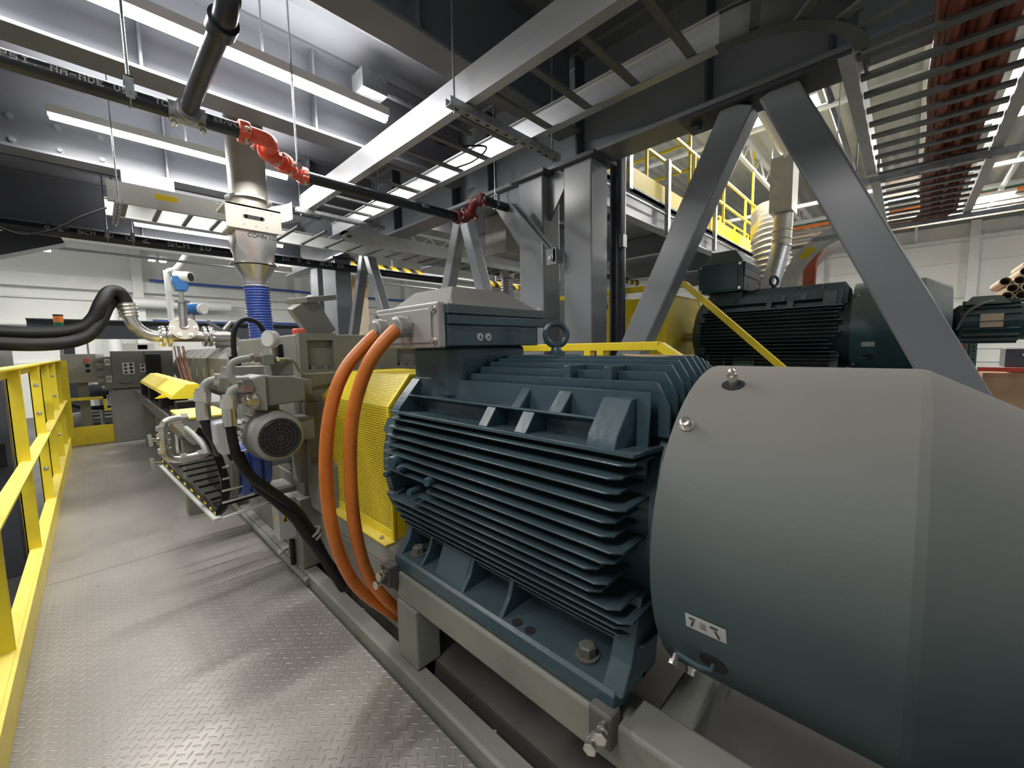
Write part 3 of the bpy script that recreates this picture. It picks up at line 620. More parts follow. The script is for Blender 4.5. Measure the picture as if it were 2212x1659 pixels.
# ================================================================ steel platform overhead
def steel(mb, label, cat='beam', name='steel_beam', m=STEEL, group=None, **k): return tag(mb.build(name, m, None, **k), label, cat, group)
struct(MB().box(-3.6, 3.05, -2.6, 8.1, 3.36, 3.42).build('ceiling', SOFFIT, base=(0, 0, 3.36)))
BEAMS = [(-0.6, 'dark grey cross beam over the camera side of the walkway'), (1.96, 'unlit dark grey cross beam in front of the brightest tube light'),
         (3.30, 'grey cross beam lit by the tube light with the pipe branch'), (5.12, 'grey bolted cross beam lit by the middle tube light'), (7.75, 'grey cross beam behind the stainless hopper, furthest under the platform')]
for y, lab in BEAMS:
    t = thing('cross_beam', lab, 'beam', (0, y, 2.76), 'cross beams under the platform')
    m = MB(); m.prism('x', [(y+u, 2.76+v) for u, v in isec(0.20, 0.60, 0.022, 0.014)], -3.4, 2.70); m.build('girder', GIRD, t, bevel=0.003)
    for x in (-1.9, 0.32 if y < 4 else 0.62, 1.28 if y < 4 else 1.9):
        m = MB(); m.box(x, x+0.014, y-0.095, y-0.007, 2.782, 3.338); m.box(x, x+0.014, y+0.007, y+0.095, 2.782, 3.338); m.build('stiffener', GIRD, t)
    if y > 5 and y < 6:
        for i, x in enumerate((-0.55, -0.30, -0.05, 0.20)):
            for z in (2.84, 3.02): MB().hexbolt((x, y-0.007, z), (0, -1, 0), 0.020, 0.018).build('bolt', STEEL, t)
        m = MB(); m.box(0.30, 0.66, y-0.16, y+0.1, 2.64, 2.762); m.build('bracket_box', GIRD, t, bevel=0.004)
for i, y in enumerate((0.6, 2.62, 4.15, 6.0, 6.8)):
    m = MB(); m.prism('x', [(y-0.04, 3.22), (y+0.04, 3.22), (y+0.04, 3.235), (y+0.005, 3.235), (y+0.005, 3.36), (y-0.005, 3.36), (y-0.005, 3.235), (y-0.04, 3.235)], -3.4, 2.7)
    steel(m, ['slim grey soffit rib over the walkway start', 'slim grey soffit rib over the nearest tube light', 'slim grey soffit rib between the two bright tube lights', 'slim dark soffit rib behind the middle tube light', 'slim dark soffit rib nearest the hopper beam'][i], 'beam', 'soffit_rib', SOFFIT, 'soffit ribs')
t = thing('main_beam', 'deep dark grey girder carried by the columns and A shaped braces', 'beam', (2.83, 3, 2.58))
m = MB(); m.prism('y', [(2.83+u, 2.58+v) for u, v in isec(0.25, 0.78, 0.03, 0.02)], -2.6, 8.6); m.build('girder', STEEL, t, bevel=0.004)
for y in (0.35, 0.95, 1.9, 2.9, 3.45, 4.6):
    MB().box(2.715, 2.82, y, y+0.016, 2.61, 3.33).build('stiffener', STEELD, t)
m = MB(); m.box(2.71, 2.95, 0.22, 1.12, 2.552, 2.58); g = m.build('apex_plate', STEELD, t, bevel=0.004)
for y in (0.29, 1.05): MB().hexbolt((2.83, y, 2.552), (0, 0, -1), 0.03, 0.03).build('bolt', STEELD, g)
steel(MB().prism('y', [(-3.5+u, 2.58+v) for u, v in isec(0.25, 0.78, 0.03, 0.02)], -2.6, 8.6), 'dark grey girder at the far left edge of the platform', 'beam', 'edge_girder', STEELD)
def brace(pa, pb, wd, lab, dp=0.15, m=STEEL): return steel(MB().obox(pa, pb, dp, wd, (0, 0, 1)), lab, 'brace', 'diagonal_brace', m, bevel=0.012, bseg=3)
FZ = -0.8
brace((2.83, 0.790, 2.555), (2.83, 2.33, -0.71), 0.18, 'long grey diagonal brace rising to the right, beside the yellow guard')
brace((2.83, 0.60, 2.572), (2.83, -0.965, -0.80), 0.185, 'wide grey diagonal brace crossing in front of the dark teal motor cowl')
brace((2.83, 3.43, 2.58), (2.83, 4.15, 0.6), 0.12, 'grey brace left of the column pair, leaning left behind the terminal box', 0.12)
brace((2.83, 3.40, 2.58), (2.83, 2.75, 0.6), 0.12, 'grey brace behind the terminal box leaning toward the column', 0.12)
brace((2.83, 5.60, 2.58), (2.83, 6.55, 0.4), 0.12, 'slim grey brace above the gearbox leaning left', 0.12)
brace((2.83, 5.55, 2.58), (2.83, 4.75, 0.8), 0.12, 'slim grey brace above the gearbox leaning right', 0.12)
def column(x0, x1, y0, y1, lab, z1=2.58, cap=True):
    t = thing('steel_column', lab, 'column', ((x0+x1)/2, (y0+y1)/2, FZ))
    MB().box(x0, x1, y0, y1, FZ, z1).build('shaft', STEEL, t, bevel=0.012, bseg=3)
    if cap: MB().box(x0-0.05, x1+0.05, y0-0.05, y1+0.05, z1-0.03, z1).build('cap_plate', STEELD, t)
    MB().box(x0-0.1, x1+0.1, y0-0.1, y1+0.1, FZ, FZ+0.03).build('base_plate', STEEL, t)
    return t
column(2.70, 2.93, 1.76, 2.02, 'broad grey box column behind the lifting eye, right one of the near pair')
c = column(2.67, 2.90, 2.21, 2.48, 'broad grey box column behind the terminal box, left one of the near pair')
m = MB(); m.prism('x', [(2.48, 2.58), (2.95, 2.58), (2.48, 1.95)], 2.76, 2.78); m.prism('x', [(2.21, 2.58), (1.95, 2.58), (2.21, 2.2)], 2.76, 2.78); m.build('gusset', STEEL, c)
column(2.70, 2.95, 6.35, 6.85, 'wide pale grey column above the gearbox, right of the far group')
column(2.70, 2.92, 7.05, 7.35, 'grey column above the gearbox, middle of the far group')
t = thing('down_pipe', 'dark round vertical pipe right of the near box column', 'pipe', (3.16, 1.80, FZ)); MB().cyl((3.16, 1.80, FZ), (3.16, 1.80, 4.6), 0.065, seg=24).build('tube', BPIPE, t, smooth=True)
MB().box(3.07, 3.13, 1.70, 1.74, 1.95, 2.05).build('clamp', GALV, t)
steel(MB().cyl((2.95, 7.75, FZ), (2.95, 7.75, 2.57), 0.11, seg=24), 'round grey column at the left of the far group', 'column', 'round_column', STEEL, smooth=True)
t = thing('knee_brace', 'flat grey angle brace running down to a bolted tab on the near columns', 'brace', (2.6, 2.1, 2.0))
m = MB(); m.obox((2.52, 2.40, 2.33), (2.60, 2.08, 1.93), 0.008, 0.06, (1, 0, 0)); m.obox((2.54, 2.40, 2.33), (2.62, 2.08, 1.93), 0.045, 0.008, (1, 0, 0)); m.build('bar', STEEL, t)
m = MB(); m.box(2.60, 2.62, 2.02, 2.12, 1.80, 1.93); m.box(2.60, 2.70, 2.03, 2.05, 1.82, 1.92); tb = m.build('tab', STEEL, t); MB().hexbolt((2.60, 2.07, 1.85), (-1, 0, 0), 0.018, 0.02).build('bolt', CHROME, tb)

# ---------------------------------------------------------------- cable trays (z 2.40 .. 2.56)
TZ0, TZ1 = 2.40, 2.56
def rail_path(mb, pts, side):   # C shaped tray rail along a plan path; side +1 flange to the left of travel
    n = len(pts); P = [Vector((p[0], p[1], 0)) for p in pts]; rings = []
    for i in range(n):
        d = (P[min(i+1, n-1)]-P[max(i-1, 0)]).normalized(); nn = Vector((-d.y, d.x, 0))*side
        prof = [(0, TZ0), (0.055, TZ0), (0.055, TZ0+0.006), (0.005, TZ0+0.006), (0.005, TZ1-0.004), (0.022, TZ1-0.004), (0.022, TZ1), (0, TZ1)]
        rings.append([P[i]+nn*u+Vector((0, 0, z)) for u, z in prof])
    mb.ring(rings)
def arc2(cx, cy, r, a0, a1, n=12): return [(cx+r*math.cos(a0+(a1-a0)*i/n), cy+r*math.sin(a0+(a1-a0)*i/n)) for i in range(n+1)]
def tray(label, rails, rungs, m, loc, mr=None, stickers=(), plates=(), rw=0.035):
    t = thing('cable_tray', label, 'cable tray', loc, 'ladder cable trays')
    for pts, side in rails: a = MB(); rail_path(a, pts, side); a.build('side_rail', m, t, smooth=True, auto=25)
    for a, b in rungs:
        r = MB(); r.obox((*a, TZ0+0.018), (*b, TZ0+0.018), rw, 0.016); r.build('rung', mr or m, t)
    return t
# tray 1: along y, left rail x 1.43, right rail x 1.99
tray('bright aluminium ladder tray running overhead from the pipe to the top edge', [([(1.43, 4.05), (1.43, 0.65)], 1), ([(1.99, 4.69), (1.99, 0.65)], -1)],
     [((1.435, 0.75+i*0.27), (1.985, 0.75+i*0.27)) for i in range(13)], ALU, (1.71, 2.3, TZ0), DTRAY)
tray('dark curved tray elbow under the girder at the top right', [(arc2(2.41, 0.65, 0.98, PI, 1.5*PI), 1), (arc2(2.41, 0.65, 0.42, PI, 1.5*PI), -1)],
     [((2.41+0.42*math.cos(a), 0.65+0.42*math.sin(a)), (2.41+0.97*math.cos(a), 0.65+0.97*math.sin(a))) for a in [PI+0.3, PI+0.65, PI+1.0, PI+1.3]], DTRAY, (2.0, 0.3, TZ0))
T2 = tray('ladder tray full of dark orange cables at the upper right', [([(2.42, 0.235), (4.2, 0.235)], 1), ([(2.42, -0.325), (4.2, -0.325)], -1), ([(4.32, 0.225), (6.2, 0.225)], 1), ([(4.2, -0.325), (6.2, -0.325)], -1)],
     [((2.5+i*0.20, -0.32), (2.5+i*0.20, 0.23)) for i in range(19)], ALUM, (4.3, 0, TZ0), DTRAY, rw=0.05)
tray('short white faced cable tray with a yellow sticker left of the hopper', [([(0.19, 4.69), (1.02, 4.69)], 1), ([(0.19, 5.25), (1.02, 5.25)], -1)],
     [((0.3+i*0.22, 4.70), (0.3+i*0.22, 5.24)) for i in range(4)], ALUM, (0.6, 4.97, TZ0), DTRAY)
tray('curved aluminium tray fitting joining the two trays behind the hopper', [(arc2(0.98, 4.24, 0.45, PI/2, 0), 1)], [((1.0, 4.70), (1.2, 5.2))], ALU, (1.2, 4.5, TZ0))
tray('aluminium tray crossing to the right behind the terminal box', [(arc2(2.40, 4.28, 0.41, PI, PI/2, 10), 1), ([(2.40, 4.69), (6.6, 4.69)], 1), ([(1.02, 5.25), (6.6, 5.25)], -1)],
     [((1.3+i*0.27, 4.70 if i > 3 else 4.5), (1.3+i*0.27, 5.24)) for i in range(19)], ALUM, (3.5, 4.97, TZ0), DTRAY)
def sticker(p, x, y, wd, h, top=YELB, name='yellow_sticker', lab='small yellow warning sticker on the tray'):
    t = None
    m = MB(); p = Vector(p); x = Vector(x).normalized(); y = Vector(y).normalized(); n = x.cross(y)*0.001
    m.faces([p-x*wd/2-y*h/2, p+x*wd/2-y*h/2, p+x*wd/2+y*h/2, p-x*wd/2+y*h/2, p-x*wd/2-y*h/2+n, p+x*wd/2-y*h/2+n, p+x*wd/2+y*h/2+n, p-x*wd/2+y*h/2+n], [(3, 2, 1, 0), (4, 5, 6, 7), (0, 1, 5, 4), (1, 2, 6, 5), (2, 3, 7, 6), (3, 0, 4, 7)])
    return m
t4 = [o for o in COL.objects if o.name.startswith('cable_tray') and 'yellow sticker' in o.get('label', '')][0]
sticker((0.56, 4.686, 2.495), (1, 0, 0), (0, 0, 1), 0.15, 0.045).build('yellow_sticker', YELB, t4)
sticker((0.56, 4.686, 2.452), (1, 0, 0), (0, 0, 1), 0.15, 0.035).build('grey_sticker', ALUM, t4)
for x in (0.93, 0.99):
    for z in (2.43, 2.53): MB().hexbolt((x, 4.688, z), (0, -1, 0), 0.008, 0.006).build('bolt', GALV, t4)
t5 = [o for o in COL.objects if 'tray fitting' in o.get('label', '')][0]
sticker((1.20, 4.625, 2.50), (0.87, -0.5, 0), (0, 0, 1), 0.12, 0.04).build('yellow_sticker', YELB, t5)
# strut channels and threaded rods that carry the trays
def strut(p0, p1, rods, lab, holes=10):
    t = thing('strut_hanger', lab, 'bracket', ((p0[0]+p1[0])/2, (p0[1]+p1[1])/2, p0[2]), 'strut hangers of the trays')
    a, b = Vector(p0), Vector(p1); d = (b-a).normalized(); s = d.cross(Vector((0, 0, 1))).normalized()
    m = MB()
    for off in (-0.02, 0.02): m.obox(a+s*off, b+s*off, 0.003, 0.04)
    m.obox(a+Vector((0, 0, -0.0195)), b+Vector((0, 0, -0.0195)), 0.041, 0.003); ch = m.build('channel', GALV, t)
    L = (b-a).length
    for i in range(holes):
        c = a+d*(0.05+(L-0.1)*i/(holes-1)); q = MB(); q.obox(c-d*0.012+Vector((0, 0, -0.0215)), c+d*0.012+Vector((0, 0, -0.0215)), 0.013, 0.001); q.build('slot', BLKD, ch)
    for c in rods: MB().cyl((c[0], c[1], p0[2]-0.045), (c[0], c[1], c[2]), 0.005, seg=8).build('threaded_rod', GALV, t)
strut((1.33, 1.70, 2.375), (2.22, 1.70, 2.375), [(1.37, 1.70, 3.36), (2.16, 1.70, 3.36)], 'slotted strut under the bright tray, hung beside the near girder end', 12)
strut((1.33, 3.86, 2.375), (2.16, 3.86, 2.375), [(1.37, 3.86, 3.36), (2.12, 3.86, 3.36)], 'slotted strut under the bright tray behind the black pipe', 10)
strut((0.25, 4.58, 2.375), (0.25, 5.36, 2.375), [(0.25, 4.62, 3.36), (0.25, 5.31, 3.36)], 'slotted strut at the left end of the stickered tray', 10)
strut((3.60, 4.58, 2.375), (3.60, 5.36, 2.375), [(3.60, 4.62, 3.3)], 'slotted strut under the crossing tray behind the brace', 8)
strut((4.27, -1.6, 2.375), (4.27, 0.42, 2.375), [(4.27, 0.36, 6.0), (4.27, -0.5, 6.0)], 'long strut under the orange cable tray joint', 12)
strut((6.15, -2.6, 2.375), (6.15, 0.9, 2.375), [(6.15, 0.7, 6.0)], 'long strut under the far end of the orange cable tray', 12)
for i in range(9):
    y = -0.24+i*0.027+random.uniform(-.006, .006); pts = [(-.0+2.35, y-0.15*0, 2.45)]
    pts = [(2.30, y-0.02*random.random(), 2.45)]+[(2.7+0.5*k, y+random.uniform(-.008, .008), 2.445+0.02*(i % 3)*0.8) for k in range(8)]+[(6.4, y*0.6+0.1, 2.44), (6.5, 0.45+0.01*i, 2.46), (6.5, 0.75+0.012*i, 2.40), (6.5, 0.88+0.012*i, 2.25), (6.5, 0.91+0.012*i, 2.0), (6.5, 0.91+0.012*i, 1.0)]
    tag(MB().tube(smoothpath(pts, 5), 0.0235, 10).build('power_cable', ORAD, None, smooth=True), 'dark orange power cable in the upper right tray, bending down behind the far motor', 'cable', 'orange cables in the upper right tray')
t = thing('curved_tray', 'curved aluminium tray bend with a yellow sticker behind the far motor', 'cable tray', (6.5, 0.9, 1.2))
for x in (6.25, 6.82):
    m = MB(); o = arcpts((x, 0.42, 1.75), (0, 1, 0), (0, 0, 1), 0.82, 0, PI/2, 14); i_ = arcpts((x, 0.42, 1.75), (0, 1, 0), (0, 0, 1), 0.64, 0, PI/2, 14)
    m.ring([[a, b, b+Vector((0.006, 0, 0)), a+Vector((0.006, 0, 0))] for a, b in zip(o, i_)]); m.box(x, x+0.006, 1.06, 1.24, -0.8, 1.75); m.build('side_rail', ALUM, t)
a = Vector((6.249, 0.42+0.73*math.cos(0.75), 1.75+0.73*math.sin(0.75)))
sticker(a, (0, math.sin(0.75), -math.cos(0.75)), (0, math.cos(0.75), math.sin(0.75)), 0.16, 0.08).build('yellow_sticker', YELB, t)

# ---------------------------------------------------------------- tube lights under the platform
def tube_light(x0, x1, y, z, label, power=60, top=3.36):
    t = thing('tube_light', label, 'tube light', ((x0+x1)/2, y, z), 'tube lights under the platform')
    m = MB(); m.prism('x', [(y-0.045, z+0.015), (y+0.045, z+0.015), (y+0.045, z+0.075), (y-0.045, z+0.075)], x0, x1); m.build('housing', WHITE, t, bevel=0.004)
    m = MB(); m.prism('x', [(y-0.036, z+0.015), (y-0.028, z-0.012), (y, z-0.022), (y+0.028, z-0.012), (y+0.036, z+0.015)], x0+0.01, x1-0.01); m.build('diffuser', LAMP, t)
    MB().cyl(((x0+x1)/2, y, z+0.07), ((x0+x1)/2, y, top), 0.006, seg=6).build('hanger', GALV, t)
    lamp_light('lamp_glow', ((x0+x1)/2, y, z-0.03), (0, 0, 0), x1-x0, 0.07, power, t)
    lamp_light('added_soffit_fill', ((x0+x1)/2, y, z+0.08), (PI, 0, 0), x1-x0, 0.07, power*0.30, t)  # added upward fill light that brightens the soffit above the fixture
tube_light(0.05, 1.72, 2.96, 2.905, 'brightest tube light, behind the black branch pipe', 38)
tube_light(-1.75, -0.08, 2.96, 2.905, 'tube light at the upper left edge of the picture', 34)
tube_light(-0.09, 1.56, 4.70, 2.94, 'tube light in the middle, on the bolted grey beam', 38)
tube_light(0.52, 2.30, 7.35, 2.85, 'smaller looking tube light left of the stainless hopper', 36)
tube_light(-1.9, -0.1, 0.55, 3.00, 'tube light above and left of the camera', 30)


# ---------------------------------------------------------------- black sprinkler pipe with red couplings
PR = 0.037
t = thing('black_pipe', 'black printed steel pipe crossing overhead, from the left edge to the red couplings', 'pipe', (-0.5, 2.56, 2.30))
MB().cyl((-2.6, 2.62, 2.30), (0.66, 2.555, 2.30), PR, seg=24).build('tube', BPIPE, t, smooth=True)
pipe_print('PSI. NA-NDE USA  TC G', (-0.155, 2.571, 2.30), (1, -0.02, 0), PR, 0.12, 0.0262, t)
pipe_print('2 23/09/20', (0.475, 2.559, 2.30), (1, -0.02, 0), PR, 0.12, 0.0195, t)
t = thing('black_pipe', 'black branch pipe coming toward the camera from the overhead pipe', 'pipe', (0.41, 2.1, 2.30))
MB().tube(smoothpath([(0.41, 2.52, 2.30), (0.41, 2.2, 2.30), (0.41, 1.78, 2.30)], 3), PR*0.92, 20).build('tube', BPIPE, t, smooth=True)
MB().tube(smoothpath([(0.41, 1.79, 2.30), (0.41, 1.73, 2.305), (0.41, 1.69, 2.34), (0.41, 1.68, 2.42), (0.41, 1.68, 3.36)], 6), PR, 20).build('elbow', BPIPE, t, smooth=True)
for ca, cb in (((0.41, 1.82, 2.30), (0.41, 1.76, 2.30)), ((0.41, 1.68, 2.40), (0.41, 1.68, 2.46))): MB().cyl(ca, cb, 0.048, seg=20).build('collar', BPIPE, t, smooth=True)
m = MB(); m.cyl((0.34, 2.56, 2.30), (0.48, 2.556, 2.30), 0.049, seg=18); m.lathe([(0, 0.05), (0.05, 0.05), (0.05, 0.042), (0.07, 0.042)], (0.41, 2.55, 2.30), (0, -1, 0), 18); te = m.build('saddle_tee', GALV, t, smooth=True)
for x in (0.355, 0.465): MB().hexbolt((x, 2.53, 2.25), (0, -0.4, -1), 0.012, 0.03).build('bolt', CHROME, te)
t = thing('black_pipe', 'black printed pipe between the red and the dark red couplings', 'pipe', (1.7, 2.91, 2.30))
MB().cyl((1.07, 2.915, 2.30), (2.36, 2.90, 2.30), PR, seg=24).build('tube', BPIPE, t, smooth=True)
pipe_print('AT USA', (1.35, 2.913, 2.30), (1, 0, 0), PR, 0.1, 0.026, t); pipe_print('SCH 10', (1.95, 2.905, 2.30), (1, 0, 0), PR, 0.1, 0.024, t)
t = thing('black_pipe', 'short black pipe right of the dark red coupling', 'pipe', (2.8, 2.70, 2.43)); MB().cyl((2.42, 2.72, 2.43), (3.6, 2.69, 2.43), PR, seg=20).build('tube', BPIPE, t, smooth=True)
def coupling_chain(pts, m, label, hold):
    t = thing('pipe_coupling', label, 'pipe coupling', pts[0])
    MB().tube(smoothpath(pts, 6), PR*1.04, 16).build('elbow_body', m, t, smooth=True)
    P = smoothpath(pts, 6)
    for f in hold:
        i = min(int(f*(len(P)-1)), len(P)-2); d = (P[i+1]-P[i]).normalized(); c = P[i]
        r = MB(); r.lathe([(-0.026, PR*1.1), (-0.026, PR*1.38), (-0.017, PR*1.5), (0.017, PR*1.5), (0.026, PR*1.38), (0.026, PR*1.1)], c, d, 22)
        a = d.cross(Vector((0.3, -0.5, 0.8))).normalized()
        r.obox(c-a*PR*2.15, c+a*PR*2.15, 0.030, 0.034, d); rr = r.build('clamp_ring', m, t, smooth=True, bevel=0.003)
        for s in (-1, 1):
            q = MB(); e = c+a*s*PR*1.85; bd = d.cross(a).normalized(); q.cyl(e-bd*0.030, e+bd*0.030, 0.007, seg=8); q.hexbolt(e-bd*0.026, -bd, 0.012, 0.012, False); q.hexbolt(e+bd*0.026, bd, 0.012, 0.012, False); q.build('bolt', CHROME, rr)
    return t
coupling_chain([(0.64, 2.555, 2.30), (0.70, 2.555, 2.30), (0.76, 2.565, 2.30), (0.79, 2.61, 2.30), (0.795, 2.68, 2.298), (0.83, 2.75, 2.295), (0.90, 2.78, 2.295), (0.955, 2.83, 2.297), (0.985, 2.885, 2.30), (1.03, 2.913, 2.30), (1.09, 2.913, 2.30)],
               RED, 'bright red grooved elbow couplings joining the overhead black pipes', (0.03, 0.42, 0.62, 0.96))
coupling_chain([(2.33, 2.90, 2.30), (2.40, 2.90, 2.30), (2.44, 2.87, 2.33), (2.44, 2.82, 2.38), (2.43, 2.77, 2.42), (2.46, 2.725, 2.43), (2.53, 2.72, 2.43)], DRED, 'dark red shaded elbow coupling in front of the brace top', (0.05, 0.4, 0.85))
def clevis(x, y, z, lab, top=3.36, r=PR):
    t = thing('pipe_hanger', lab, 'pipe hanger', (x, y, z), 'pipe hangers')
    m = MB(); m.tube(arcpts((x, y, z), (0, 1, 0), (0, 0, 1), r+0.004, 0, 2*PI, 20)[:-1], 0.004, 6, closed=True); m.box(x-0.015, x+0.015, y-r-0.006, y-r-0.001, z-0.02, z+0.075); m.box(x-0.015, x+0.015, y+r+0.001, y+r+0.006, z-0.02, z+0.075); m.box(x-0.015, x+0.015, y-r-0.006, y+r+0.006, z+0.070, z+0.076)
    m.build('clevis', GALV, t); MB().cyl((x, y, z+0.05), (x, y, top), 0.006, seg=8).build('threaded_rod', GALV, t)
clevis(0.21, 2.564, 2.30, 'galvanised clevis hanger on the printed pipe near the branch')
clevis(1.03, 2.914, 2.30, 'galvanised hanger rod just right of the red couplings')
clevis(2.62, 2.715, 2.43, 'galvanised clevis hanger right of the dark red coupling', 3.3)
t = thing('black_pipe', 'long black printed pipe crossing low behind the hopper throat', 'pipe', (1, 6.2, 2.40))
MB().cyl((-3.2, 6.2, 2.40), (4.6, 6.2, 2.40), 0.055, seg=20).build('tube', BPIPE, t, smooth=True)
pipe_print('@ 2" SCH 10', (0.36, 6.2, 2.40), (1, 0, 0), 0.055, 0.2, 0.07, t); pipe_print('@ 2" SCH 10', (-0.22, 6.2, 2.40), (1, 0, 0), 0.055, 0.2, 0.045, t); pipe_print('@ 2" SCH 10', (1.35, 6.2, 2.40), (1, 0, 0), 0.055, 0.2, 0.06, t); pipe_print('@ 2" SCH 10', (2.1, 6.2, 2.40), (1, 0, 0), 0.055, 0.2, 0.06, t)
clevis(0.22, 6.2, 2.40, 'galvanised hanger on the low pipe left of the tube light', r=0.055); clevis(0.42, 6.2, 2.40, 'rusty looking hanger on the low pipe under the tube light end', r=0.055)
t = thing('junction_box', 'galvanised conduit box with round knockouts above the brightest tube light', 'junction box', (1.6, 2.95, 3.05))
m = MB(); m.box(1.52, 1.72, 2.93, 3.10, 3.06, 3.20); m.build('box', GALV, t, bevel=0.004)
for x in (1.57, 1.65): MB().lathe([(0, 0.025), (0.003, 0.025), (0.003, 0.018), (0.001, 0.018)], (x, 2.99, 3.06), (0, 0, -1), 16).build('knockout', GALV, t)
m = MB(); m.tube([(1.72, 3.0, 3.12), (2.1, 3.0, 3.12), (2.6, 3.0, 3.12)], 0.02, 10); m.build('conduit', GALV, t, smooth=True)
tag(MB().tube(smoothpath([(-0.55, 5.0, 2.22), (-0.40, 5.0, 2.13), (-0.31, 5.0, 2.10), (-0.22, 5.0, 2.12), (-0.10, 5.0, 2.19), (0.03, 5.0, 2.30), (0.19, 5.0, 2.41)], 8), 0.008, 8).build('loose_cable', BLK, None, smooth=True), 'thin black cable drooping from the left end of the stickered tray', 'cable')
tag(MB().tube(smoothpath([(1.50, 2.1, 2.43), (1.60, 2.15, 2.42), (1.72, 2.1, 2.425), (1.86, 2.0, 2.43), (1.93, 2.2, 2.43), (1.90, 2.4, 2.43)], 6), 0.006, 6).build('loose_cable', BLK, None, smooth=True), 'thin black cable lying loose inside the bright overhead tray', 'cable')

# ================================================================ near extruder line beyond the gearbox
# stainless hopper throat hanging from the platform, with blue corrugated hose
t = thing('stainless_hopper', 'stainless hopper with slide gate plate above the blue corrugated hose', 'hopper', (1.0, 3.95, 1.7))
MB().lathe([(0, 0.135), (1.0, 0.135)], (1.0, 3.95, 2.40), (0, 0, 1), 36).build('duct', STAINM, t, smooth=True)
MB().lathe([(0, 0.135), (0.0, 0.165), (0.015, 0.165), (0.02, 0.135)], (1.0, 3.95, 2.38), (0, 0, 1), 36).build('flange', STAIN, t, smooth=True)
m = MB(); m.lathe([(0, 0.13), (0.08, 0.13)], (1.0, 3.95, 2.31), (0, 0, 1), 36); m.build('collar', STAINM, t, smooth=True)
m = MB(); m.box(0.80, 1.19, 3.80, 3.815, 2.12, 2.31); m.box(0.80, 1.19, 3.80, 4.10, 2.29, 2.31); m.box(0.82, 1.17, 3.82, 4.08, 2.12, 2.14); g = m.build('gate_plate', STAINM, t, bevel=0.004)
m = MB(); m.box(0.93, 1.05, 3.797, 3.80, 2.205, 2.235); m.lathe([(0, 0.015), (0.003, 0.015)], (0.93, 3.80, 2.22), (0, -1, 0), 12); m.lathe([(0, 0.015), (0.003, 0.015)], (1.05, 3.80, 2.22), (0, -1, 0), 12); m.build('handle_slot', BLKD, g)
for (x, z) in ((0.87, 2.28), (0.95, 2.275), (1.03, 2.28), (1.12, 2.275), (0.92, 2.16), (1.0, 2.155), (1.08, 2.16)): MB().lathe([(0, 0.006), (0.004, 0.005)], (x, 3.80, z), (0, -1, 0), 8).build('rivet', CHROME, g)
m = MB()
for sgn in (0,):
    top = [(0.86, 3.83), (1.15, 3.83), (1.15, 4.08), (0.86, 4.08)]
    def blend(f, z):
        pts = []
        for i in range(24):
            a = 2*PI*i/24; c, s_ = math.cos(a), math.sin(a); k = 1/max(abs(c), abs(s_)); r1 = Vector((1.005+c*k*0.145, 3.95+s_*k*0.13, z)); r2 = Vector((1.01+0.145*c, 3.95+0.145*s_, z)); pts.append(r1.lerp(r2, f))
        return pts
    m.ring([blend(0, 2.12), blend(0, 2.03), blend(0.6, 1.95), blend(1, 1.87)])
tr = m.build('transition', STAIN, t, smooth=True)
text_mesh('hand_writing', 'COMN 123', 0.045, INK, tr, frame(Vector((1.05, 3.817, 2.085)), (1, 0, 0), (0, 0, 1)))
MB().lathe([(0, 0.14), (0, 0.175), (0.012, 0.175), (0.012, 0.14)], (1.01, 3.95, 1.865), (0, 0, 1), 36).build('flange', STAIN, t, smooth=True)
MB().lathe([(0, 0.092), (0.06, 0.095), (0.16, 0.15)], (1.01, 3.95, 1.70), (0, 0, 1), 36).build('cone', STAIN, t, smooth=True)
for i in range(6): a = i*PI/3; MB().hexbolt((1.01+0.162*math.cos(a), 3.95+0.162*math.sin(a), 1.877), (0, 0, 1), 0.009, 0.01).build('bolt', CHROME, tr)
t = thing('corrugated_hose', 'blue corrugated hose dropping from the stainless hopper to the extruder feed', 'hose', (1.0, 3.95, 1.18))
prof = []; pts = []; rr = []
for i in range(24*6+1):
    f = i/(24*6); pts.append((1.01+0.02*f, 3.95, 1.715-0.53*f)); rr.append(0.085+0.011*(0.5+0.5*math.cos(2*PI*i/6)))
MB().tube(pts, rr, 28).build('hose_wall', BLUE, t, smooth=True, auto=80)
MB().torus((1.01, 3.95, 1.70), (0, 0, 1), 0.093, 0.006).build('clamp_band', CHROME, t, smooth=True)
# feed throat casing under the hose
t = thing('feed_section', 'grey ribbed cast feed section under the blue hose', 'machine section', (1.03, 3.6, 0.5))
m = MB(); m.box(0.78, 1.30, 3.32, 4.15, 0.62, 1.00); m.box(0.76, 1.32, 3.34, 4.1, 1.00, 1.03); m.box(0.79, 1.29, 3.40, 4.1, 1.15, 1.19)
for y in (3.42, 3.60, 3.78, 3.96): m.box(0.77, 1.3, y, y+0.02, 1.03, 1.15)
m.box(0.86, 1.2, 3.42, 4.08, 1.03, 1.15); m.build('casting', MACHL, t, bevel=0.004)
MB().box(0.75, 1.32, 3.32, 7.2, -0.5, 0.45).build('machine_bed', FRAME, t, bevel=0.01)
